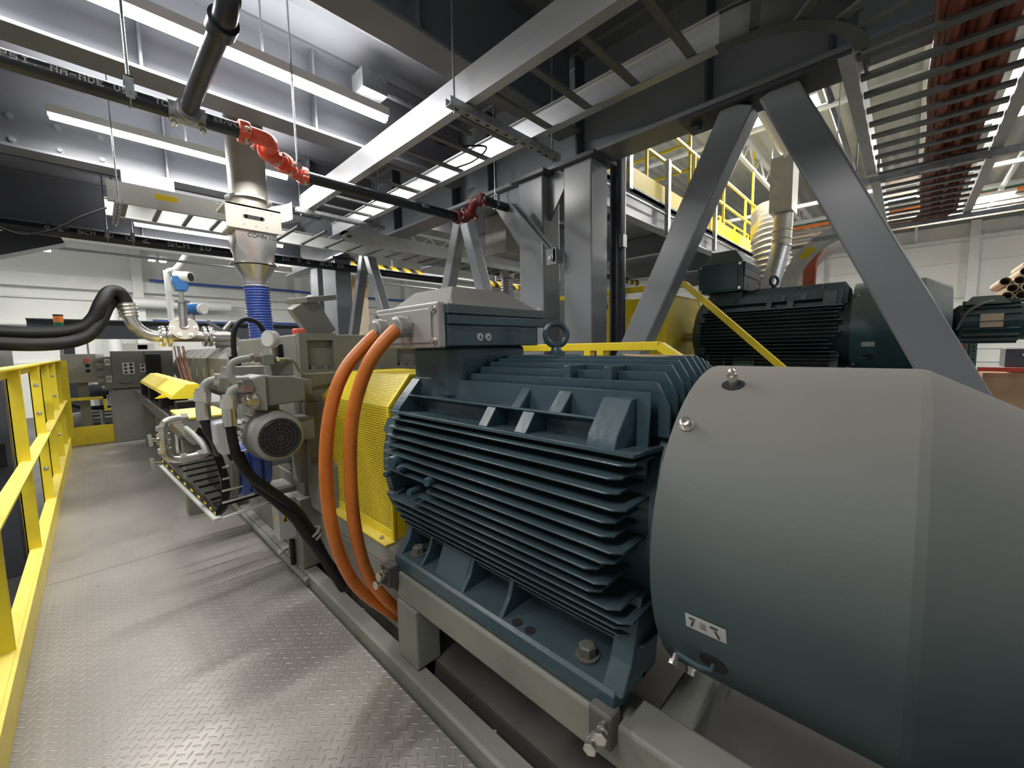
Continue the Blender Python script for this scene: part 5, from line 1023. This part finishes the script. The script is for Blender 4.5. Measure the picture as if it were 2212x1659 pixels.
# ================================================================ second line and the rest of the hall
t = thing('motor_frame', 'dark grey steel frame under the far dark teal motor', 'frame', (4.63, 0.6, FZ))
MB().box(4.15, 5.1, -0.1, 3.9, 0.66, 0.835).build('top_frame', FRAME, t, bevel=0.006)
for x in (4.2, 4.95):
    for y in (0.05, 1.5, 3.4): MB().box(x, x+0.12, y, y+0.14, FZ, 0.66).build('leg', FRAME, t)
t = thing('gearbox', 'grey gearbox of the second line behind the tall column', 'gearbox', (4.7, 3.2, 0.84))
MB().box(4.15, 5.2, 2.52, 3.9, 0.84, 1.74).build('housing', MACH, t, bevel=0.01); MB().box(4.12, 4.15, 2.62, 2.75, 1.45, 1.66).build('side_recess', BLKD, t)
sticker((4.148, 2.95, 1.66), (0, -1, 0), (0, 0, 1), 0.12, 0.09).build('name_plate', WHITE, t)
t = thing('cooling_blower', 'small dark teal motor with a tan name plate behind the far motor cowl', 'motor', (4.63, -0.4, 1.1))
m = MB(); m.lathe([(0, 0.10), (0.04, 0.135), (0.36, 0.135), (0.38, 0.14), (0.52, 0.14)], (4.63, -0.225, 1.275), (0, -1, 0), 28)
for i in range(18): a = i*2*PI/18; m.obox((4.63+0.145*math.cos(a), -0.28, 1.275+0.145*math.sin(a)), (4.63+0.145*math.cos(a), -0.55, 1.275+0.145*math.sin(a)), 0.006, 0.03, (math.cos(a), 0, math.sin(a)))
m.build('ribbed_housing', TEALD, t, smooth=True)
m = MB(); m.faces([(4.5, -0.50, 1.40), (4.76, -0.50, 1.40), (4.76, -0.28, 1.40), (4.5, -0.28, 1.40), (4.54, -0.46, 1.46), (4.72, -0.46, 1.46), (4.72, -0.32, 1.46), (4.54, -0.32, 1.46)], [(3, 2, 1, 0), (4, 5, 6, 7), (0, 1, 5, 4), (1, 2, 6, 5), (2, 3, 7, 6), (3, 0, 4, 7)]); m.build('terminal_box', TEALD, t)
sticker((4.475, -0.415, 1.28), (0, -1, 0), (0, 0, 1), 0.11, 0.095).build('name_plate', TAN, t)
MB().tube(smoothpath([(4.49, -0.42, 1.42), (4.46, -0.36, 1.40), (4.47, -0.29, 1.34), (4.50, -0.25, 1.22)], 6), 0.009, 8).build('cable', FRAME, t, smooth=True)

def railing(name, lab, segs, posts, m, cat='railing', r=0.025, group=None):
    a = segs[0][0]; t = thing(name, lab, cat, a, group)
    for p, q in segs: MB().obox(p, q, 0.045, 0.045).build('rail', m, t, bevel=0.004)
    for p, q in posts: MB().obox(p, q, 0.045, 0.045, (0, 1, 0)).build('post', m, t, bevel=0.004)
    return t
railing('yellow_railing', 'bright yellow hand rail level with the lifting eye, between the columns and near motor', [((2.0, 4.2, 1.145), (2.0, 0.90, 1.145)), ((2.0, 0.90, 1.145), (2.0, 0.66, 0.99)), ((2.0, 0.66, 0.99), (2.0, 0.2, 0.99)), ((2.0, 4.2, 0.60), (2.0, 0.66, 0.60))],
        [((2.0, y, FZ), (2.0, y, 1.13)) for y in (1.32, 1.235, 2.3, 3.2, 4.15)]+[((2.0, 0.66, FZ), (2.0, 0.66, 0.98))], YELB)
railing('yellow_railing', 'yellow stair rail sloping down in front of the far dark teal motor', [((3.4, 4.0, 1.64), (3.4, 1.33, 1.64)), ((3.4, 1.33, 1.64), (3.4, 0.35, 0.70))], [((3.4, 3.3, FZ), (3.4, 3.3, 1.6)), ((3.4, 2.0, FZ), (3.4, 2.0, 1.6)), ((3.4, 0.36, FZ), (3.4, 0.36, 0.7))], YELB)
t = thing('lower_walkway', 'grey walkway deck between the two motor lines', 'walkway', (2.6, 1.5, 0)); MB().box(1.95, 3.5, -1.5, 4.2, -0.06, -0.02).build('deck_plate', HFLOOR, t)
for y in (-1.4, 1.2, 4.0): MB().box(2.0, 2.1, y, y+0.1, FZ, -0.06).build('leg', STEELD, t)

# raised platform with yellow railing
t = thing('raised_platform', 'raised grey platform edge with yellow toe board behind the wide braces', 'platform', (9.5, 4.5, 2.9))
m = MB(); m.prism('x', [(3.0+u, 2.98+v) for u, v in isec(0.16, 0.42, 0.02, 0.012)], 3.6, 14.0); m.build('edge_beam', STEEL, t)
MB().box(3.6, 14.0, 2.94, 2.955, 3.42, 3.68).build('toe_board', YELB, t); MB().box(3.6, 14.0, 2.94, 6.5, 3.38, 3.42).build('deck', SOFFIT, t)
for x in (5.6, 8.2, 10.8, 13.6): m = MB(); m.prism('y', [(x+u, 3.0+v) for u, v in isec(0.14, 0.36, 0.02, 0.012)], 3.05, 6.4); m.build('joist', STEEL, t)
for x in (4.2, 10.2, 13.7): MB().box(x, x+0.2, 3.0, 3.2, FZ, 2.98).build('leg', STEEL, t)
for (a, b) in (((10.0, 3.02, 2.95), (9.3, 3.02, 2.2)), ((10.4, 3.02, 2.95), (11.1, 3.02, 2.2)), ((13.5, 3.02, 2.95), (12.9, 3.02, 2.2))): MB().obox(a, b, 0.1, 0.1).build('knee_brace', STEEL, t)
MB().cyl((3.6, 2.88, 3.22), (14, 2.88, 3.22), 0.018, seg=10).build('conduit', GALV, t, smooth=True)
for x in (7.6, 10.4): MB().box(x, x+0.02, 2.84, 2.92, 3.18, 3.27).build('conduit_clamp', BLK, t)
railing('platform_railing', 'yellow railing along the front edge of the raised platform', [((3.6, 2.97, 4.60), (13.9, 2.97, 4.60)), ((3.6, 2.97, 4.10), (7.3, 2.97, 4.10)), ((9.2, 2.97, 4.10), (13.9, 2.97, 4.10))],
        [((x, 2.97, 3.42), (x, 2.97, 4.60)) for x in (4.3, 6.05, 7.95, 9.6, 11.2, 12.2, 13.4)], YELB)
railing('platform_railing', 'yellow cage railing running back across the raised platform', [((7.8, 3.0, z), (7.8, 4.9, z)) for z in (5.25, 4.76, 4.30, 3.84)], [((7.8, y, 3.42), (7.8, y, 5.9)) for y in (3.0, 4.9)], YELB)
railing('platform_railing', 'yellow gate frame at the far end of the raised platform', [((11.3, 3.6, 4.35), (14.0, 3.6, 4.35)), ((11.3, 3.6, 3.75), (14.0, 3.6, 3.75))], [((x, 3.6, 3.42), (x, 3.6, 4.35)) for x in (11.4, 12.6, 13.9)]+[((11.9, 3.0, 3.42), (11.9, 3.0, 6.0))], YELB)
for i, (x, za, zb) in enumerate(((5.30, 3.3, 4.6), (6.55, 2.9, 4.05), (8.75, 3.0, 5.6), (12.75, 3.2, 4.7))):
    tag(MB().box(x, x+0.09, 2.84, 2.90, za, zb).build('strut_post', GALV), ['galvanised strut upright beside the dark round pipe on the platform edge', 'short galvanised strut upright on the platform edge left of the brace', 'tall galvanised strut upright half hidden by the left leaning brace', 'galvanised strut upright between the two wide braces'][i], 'post', 'galvanised uprights on the platform edge')
# ducts above the second line
t = thing('metal_duct', 'square brown grey chute narrowing to a flexible grey pipe right of the platform', 'duct', (9, 1.8, 3.0))
m = MB(); m.box(8.8, 9.3, 1.60, 1.95, 3.50, 4.45); m.build('square_chute', STAINM, t, bevel=0.006); MB().cyl((9.05, 1.76, 3.5), (9.05, 1.78, 2.95), 0.15, seg=20).build('neck', STAINM, t, smooth=True)
pts = [(9.05-0.35*f, 1.78+0.22*f, 2.95-1.5*f) for f in [i/60 for i in range(61)]]; MB().tube(pts, [0.15+0.01*(i % 2) for i in range(61)], 18).build('flexible_pipe', GALV, t, smooth=True, auto=80)
for z in (3.2, 3.05, 2.92): MB().torus((9.05, 1.78, z), (0, 0, 1), 0.155, 0.015, 20, 6).build('clamp_band', CHROME, t, smooth=True)
m = MB(); m.obox((8.6, 1.5, 4.75), (9.6, 1.5, 4.75), 0.06, 0.06); m.obox((8.6, 1.5, 4.75), (8.6, 1.5, 5.5), 0.06, 0.06); m.obox((9.0, 1.7, 4.4), (8.8, 1.3, 4.8), 0.4, 0.08, (0, 0, 1)); m.obox((8.6, 1.5, 5.4), (8.6, 1.5, 6.0), 0.06, 0.06); m.build('support_bracket', WHITE, t)
MB().cyl((7.2, 1.75, 4.75), (8.9, 1.72, 4.60), 0.13, seg=16).build('feed_pipe', WHITE, t, smooth=True)
t = thing('flexible_duct', 'fat ribbed foil duct hanging right of the raised platform', 'duct', (11, 2.4, 3))
pts = [(11.2-0.3*math.sin(PI*f), 2.45-0.2*f, 4.15-1.75*f) for f in [i/72 for i in range(73)]]; MB().tube(pts, [0.36+0.028*math.cos(i*PI/2) for i in range(73)], 20).build('duct_wall', FOIL, t, smooth=True, auto=80)
MB().cyl((11.2, 2.45, 4.0), (11.2, 2.45, 6.0), 0.015, seg=8).build('hanger', GALV, t, smooth=True)
# bundles of orange, white and tan pipes on the roof
for i, (c, dz, r) in enumerate(((WHITE, 0, 0.07), (GRLT, -0.09, 0.02), (ORLT, -0.17, 0.06), (FOIL, -0.32, 0.06), (TAN, -0.45, 0.05), (FOIL, -0.57, 0.05), (TAN, -0.68, 0.05))):
    tag(MB().cyl((17.5+0.05*i, -8.9, 5.3+dz), (17.5+0.05*i, 19.5, 5.3+dz), r, seg=10).build('roof_pipe', c, None, smooth=True), ['fat white pipe topmost in the bundle crossing under the roof', 'thin green line below the top white pipe under the roof', 'orange pipe in the bundle crossing under the roof', 'silver pipe just below the orange roof pipe', 'upper tan pipe in the roof bundle', 'lower silver pipe between the two tan roof pipes', 'lowest tan pipe in the roof bundle'][i], 'pipe')
for i, (x0, y0, x1, y1, z, c, lab) in enumerate(((9.5, -3, 9.5, 5.8, 5.35, WHITE, 'white pipe crossing under the roof near the double light'), (14.0, -6, 14.0, 6, 4.9, WHITE, 'white pipe crossing low under the roof at the right'), (8.0, 1.2, 20, 1.2, 5.4, BPIPE, 'black pipe under the roof right of the wide brace'), (6, -1.6, 20, -1.6, 5.2, WHITE, 'white pipe running away under the roof at the far right'))):
    tag(MB().cyl((x0, y0, z), (x1, y1, z), 0.055, seg=10).build('roof_pipe', c, None, smooth=True), lab, 'pipe')
# lit fixtures
HB = [(9.85, 2.34, 5.6, 'twin high bay light seen in the gap at the top of the braces', 'y', 1.0), (12.92, 2.28, 5.6, 'small high bay light right of the gap between the braces', 'y', 1.0), (9.83, 1.63, 5.6, 'high bay light glimpsed right of the brace apex', 'x', 0.7),
      (18.0, -0.05, 5.6, 'high bay light seen through the rungs of the orange cable tray', 'y', 1.6), (17.5, -0.95, 5.0, 'wide high bay light right of the orange cable tray', 'y', 1.8), (13.14, -1.34, 5.6, 'high bay light at the right edge of the picture', 'y', 1.2),
      (-0.75, 16.8, 4.0, 'pair of square lights at the far left over the white wall', 'y', 0.5), (1.5, 14.5, 4.0, 'upper pair of square lights left of the hopper', 'y', 0.5), (1.65, 16.6, 4.0, 'lower pair of square lights left of the hopper', 'y', 0.5),
      (3.6, 11.8, 4.0, 'high bay light just right of the stainless hopper', 'y', 0.5), (5.1, 14.0, 3.6, 'high bay light above the far grey columns', 'x', 0.6), (7.4, 3.1+2.5, 3.9, 'round looking light left of the near columns', 'y', 0.3), (8.0, 6.0, 3.6, 'small bright light between the two near columns', 'y', 0.3)]
for (x, y, z, lab, al, L) in HB: high_bay(x, y, z, lab, L, al, 160 if z > 4.5 else 55)
for (x, y) in ((-5, 8), (-5, 13), (-5, 2), (12, 10), (20, 6), (20, 14), (8, -5), (18, -6), (3.5, -6)): high_bay(x, y, 5.6, 'unseen high bay light added to light the hall', 1.4, 'x', 170)  # unseen lamps added for the light they give the hall

# racks and goods at the right wall
t = thing('storage_rack', 'green upright and red beam rack holding the cardboard tubes', 'rack', (9.3, -1.2, FZ))
for (x, y) in ((9.0, -0.60), (9.0, -0.72)):
    u = MB().box(x, x+0.08, y, y+0.07, FZ, 1.10).build('upright', GREENR if y < -.65 else MAROON, t)
    for k in range(14): MB().box(x-0.002, x, y+0.025, y+0.045, 0.3+k*0.06, 0.33+k*0.06).build('slot', WHITE if y > -.65 else BLKD, u)
MB().box(9.0, 9.06, -3.0, -0.62, 1.38, 1.46).build('red_beam', REDP, t); MB().box(9.0, 9.06, -3.0, -0.74, 0.68, 0.74).build('red_beam', REDP, t); MB().box(9.0, 10.0, -3.0, -0.7, 1.43, 1.47).build('shelf', REDP, t)
for y in (-0.62, -3.0):
    for x in (9.02, 9.9): MB().box(x, x+0.07, y-0.07, y, FZ, 1.43).build('post', GREENR, t)
rowz = 1.53; k = 0
for row in range(8):
    n = 5 if row < 5 else 5-(row-4)
    for c in range(n):
        yy = -0.93-0.125*c-(0.0625 if row % 2 else 0)-(0.10*(row-4) if row > 4 else 0)+(0.0 if row != 2 else -0.02); zz = rowz+row*0.104; x0 = 8.93+random.uniform(-0.05, 0.06)
        m = MB(); m.lathe([(0, 0.050), (0, 0.059), (0.98, 0.059), (0.98, 0.050), (0, 0.050)], (x0, yy, zz), (1, 0, 0), 20, cap=False)
        tag(m.build('cardboard_tube', TAN, None, smooth=True), 'tan cardboard tube in the stack on the red rack', 'cardboard tube', 'cardboard tubes stacked on the red rack')
t = thing('cardboard_box', 'brown cardboard box under the lower red rack beam', 'box', (9.4, -1.2, 0.0)); MB().box(9.1, 9.8, -1.45, -0.8, 0.02, 0.66).build('carton', BROWN, t, bevel=0.004)
MB().box(9.0, 10.0, -3.0, -0.74, -0.02, 0.02).build('pallet_board', TAN, t)
t = thing('yellow_machine', 'small yellow box left of the green rack upright', 'box', (9.6, -0.45, FZ)); MB().box(9.3, 9.7, -0.62, -0.50, FZ, 0.72).build('body', YEL, t); MB().box(9.29, 9.3, -0.58, -0.53, 0.45, 0.62).build('label_panel', INK, t)
t = thing('grey_unit', 'dark grey appliance on the lower red rack beam', 'box', (9.5, -1.1, 0.74)); MB().box(9.1, 9.6, -1.35, -1.0, 0.74, 1.0).build('body', STEELD, t, bevel=0.01); MB().box(9.09, 9.1, -1.3, -1.15, 0.9, 0.94).build('handle', LGREY, t)
# second hopper behind the braces and hazard striped pipes
t = thing('stainless_hopper', 'second stainless hopper left of the near columns, above a grey flexible hose', 'hopper', (5.1, 5, 2.2))
m = MB(); m.box(4.86, 5.38, 4.8, 5.3, 2.72, 3.36); m.build('square_duct', STAINM, t, bevel=0.005)
m = MB(); m.ring([[(4.86, 4.8, 2.72), (5.38, 4.8, 2.72), (5.38, 5.3, 2.72), (4.86, 5.3, 2.72)], [(4.98, 4.92, 2.50), (5.26, 4.92, 2.50), (5.26, 5.18, 2.50), (4.98, 5.18, 2.50)]]); m.build('transition', STAINM, t)
MB().lathe([(0, 0.11), (0.12, 0.15), (0.14, 0.17), (0.16, 0.15)], (5.12, 5.05, 2.35), (0, 0, 1), 24).build('cone', STAIN, t, smooth=True)
MB().tube([(5.12, 5.05, 2.35-i*0.012) for i in range(90)], [0.098+0.012*((i//2) % 2) for i in range(90)], 20).build('flexible_hose', GALV, t, smooth=True, auto=80)
for i, (y, z, x0, x1, lab) in enumerate(((8.0, 2.84, 3.4, 9.5, 'hazard striped low pipe behind the slim braces'), (7.4, 3.3, 5.5, 11, 'hazard striped beam higher behind the terminal box'), (5.9, 3.0, 7.6, 11.5, 'dark hazard striped pipe under the raised platform'))):
    t = thing('striped_pipe', lab, 'pipe', ((x0+x1)/2, y, z)); L = x1-x0
    MB().cyl((x0, y, z), (x0+L*0.32, y, z), 0.08, seg=16).build('striped_sleeve', HAZ, t, smooth=True); MB().cyl((x0+L*0.32, y, z), (x0+L*0.62, y, z), 0.075, seg=16).build('pipe', GALV if i < 2 else BPIPE, t, smooth=True); MB().cyl((x0+L*0.62, y, z), (x1, y, z), 0.08, seg=16).build('striped_sleeve', HAZ, t, smooth=True)
    for x in (x0+0.2*L, x0+0.7*L): MB().cyl((x, y, z), (x, y, 6.0), 0.012, seg=6).build('hanger', GALV, t)
tube2 = [(6.9, 8.9, 9.0, 3.42, 'distant tube light glimpsed between the braces over the terminal box'), (3.5, 5.2, 7.2, 2.95, 'distant tube light behind the crossing aluminium tray')]
for x0, x1, y, z, lab in tube2: tube_light(x0, x1, y, z, lab, 40, 6.0)
t = thing('wall_cabinet', 'beige and brown upright panel between the far columns and slim brace', 'cabinet', (4.25, 9.2, FZ)); MB().box(4.0, 4.55, 9.0, 9.5, 2.35, 2.8).build('upper_panel', BROWN, t); MB().box(4.0, 4.55, 9.0, 9.5, FZ, 2.35).build('body', TAN, t, bevel=0.005)
# far production equipment between columns: racks of pipes and machines
for i, (x, y, w_, d_, h_, c, lab) in enumerate(((5.4, 10.5, 1.6, 1.0, 2.2, WHITE, 'white machine tower behind the slim braces'), (8.0, 12.0, 1.8, 1.2, 2.6, MACHL, 'pale grey far machine right of the white machine tower'), (6.6, 9.8, 0.8, 0.8, 1.3, REDP, 'red far machine frame behind the terminal box'), (9.6, 8.0, 1.2, 1.0, 1.9, MACHL, 'grey far machine seen between the near columns'), (2.5, 13, 2.6, 1.0, 1.8, MACHL, 'long grey far machine behind the dark crosswise beam'), (-0.6, 14, 1.6, 1, 1.4, WHITE, 'white far machine left behind the black hoses'))):
    t = thing('far_machine', lab, 'machine', (x+w_/2, y+d_/2, FZ), 'machines far behind'); MB().box(x, x+w_, y, y+d_, FZ, FZ+h_).build('body', c, t, bevel=0.02)
    for k in range(4): MB().box(x+0.1+k*(w_-0.2)/4, x+0.1+k*(w_-0.2)/4+0.12, y-0.08, y, FZ+0.3, FZ+h_+0.25).build('riser_pipe', (GALV, WHITE, STEEL, MAROON)[k], t)
    for k in range(3): MB().box(x-0.1, x+w_+0.1, y-0.14, y-0.08, FZ+h_*(0.45+0.25*k), FZ+h_*(0.45+0.25*k)+0.06).build('cross_pipe', (WHITE, GALV, BROWN)[k], t)
t = thing('wall_duct', 'pale bent duct on the far white wall behind the black hose arch', 'duct', (1.6, 19, 2)); MB().tube(smoothpath([(0.6, 19.4, 1.2), (0.6, 19.4, 2.55), (0.7, 19.4, 2.85), (1.0, 19.4, 2.95), (4.0, 19.4, 2.95)], 6), 0.18, 14).build('duct_wall', WHITE, t, smooth=True)
for i, z in enumerate((3.78, 2.35)):
    tag(MB().tube(smoothpath([(1.65, 19.55, z), (4, 19.55, z-0.02), (6, 19.55, z+0.02), (9, 19.55, z-0.03), (14, 19.55, z)], 4), 0.05, 8).build('cable_bundle', BLUEH, None, smooth=True), ['blue cable bundle along the white girt of the far wall', 'second blue cable bundle lower on the far wall'][i], 'cable')
t = thing('conduit', 'thick white bent pipe in front of the far wall above the flow transmitter', 'pipe', (2, 14, 2)); MB().tube(smoothpath([(2.6, 14.5, 5.0), (1.9, 14.5, 3.6), (1.62, 14.5, 3.35), (1.6, 14.5, 3.0), (1.65, 14.5, -0.8)], 6), 0.07, 10).build('tube', WHITE, t, smooth=True)

tag(MB().obox((-1.35, 6.9, 1.98), (-0.15, 6.9, 2.50), 0.25, 0.22).build('slanted_duct', STEELD), 'dark slanting beam at the left edge beneath the low printed pipe', 'beam')
for i, z in enumerate((3.62, 3.42)):
    tag(MB().cyl((-8, 13, z), (12, 13, z), 0.035, seg=10).build('hall_pipe', (WHITE, GALV)[i], None, smooth=True), ['thin white pipe running level in front of the far wall, upper one', 'thin grey pipe running level in front of the far wall, lower one'][i], 'pipe')

m = MB(); m.faces([(1.02, 0.45, 1.118), (1.10, 0.40, 1.121), (1.20, 0.44, 1.119), (1.24, 0.55, 1.114), (1.12, 0.62, 1.124), (1.03, 0.56, 1.121), (1.02, 0.45, 1.1195), (1.10, 0.40, 1.1225), (1.20, 0.44, 1.1205), (1.24, 0.55, 1.1155), (1.12, 0.62, 1.1255), (1.03, 0.56, 1.1225)],
    [(5, 4, 3, 2, 1, 0), (6, 7, 8, 9, 10, 11)]+[(i, (i+1) % 6, 6+(i+1) % 6, 6+i) for i in range(6)])
tag(m.build('paper_scrap', BROWN), 'crumpled brown scrap lying on the top fins of the near motor', 'paper')
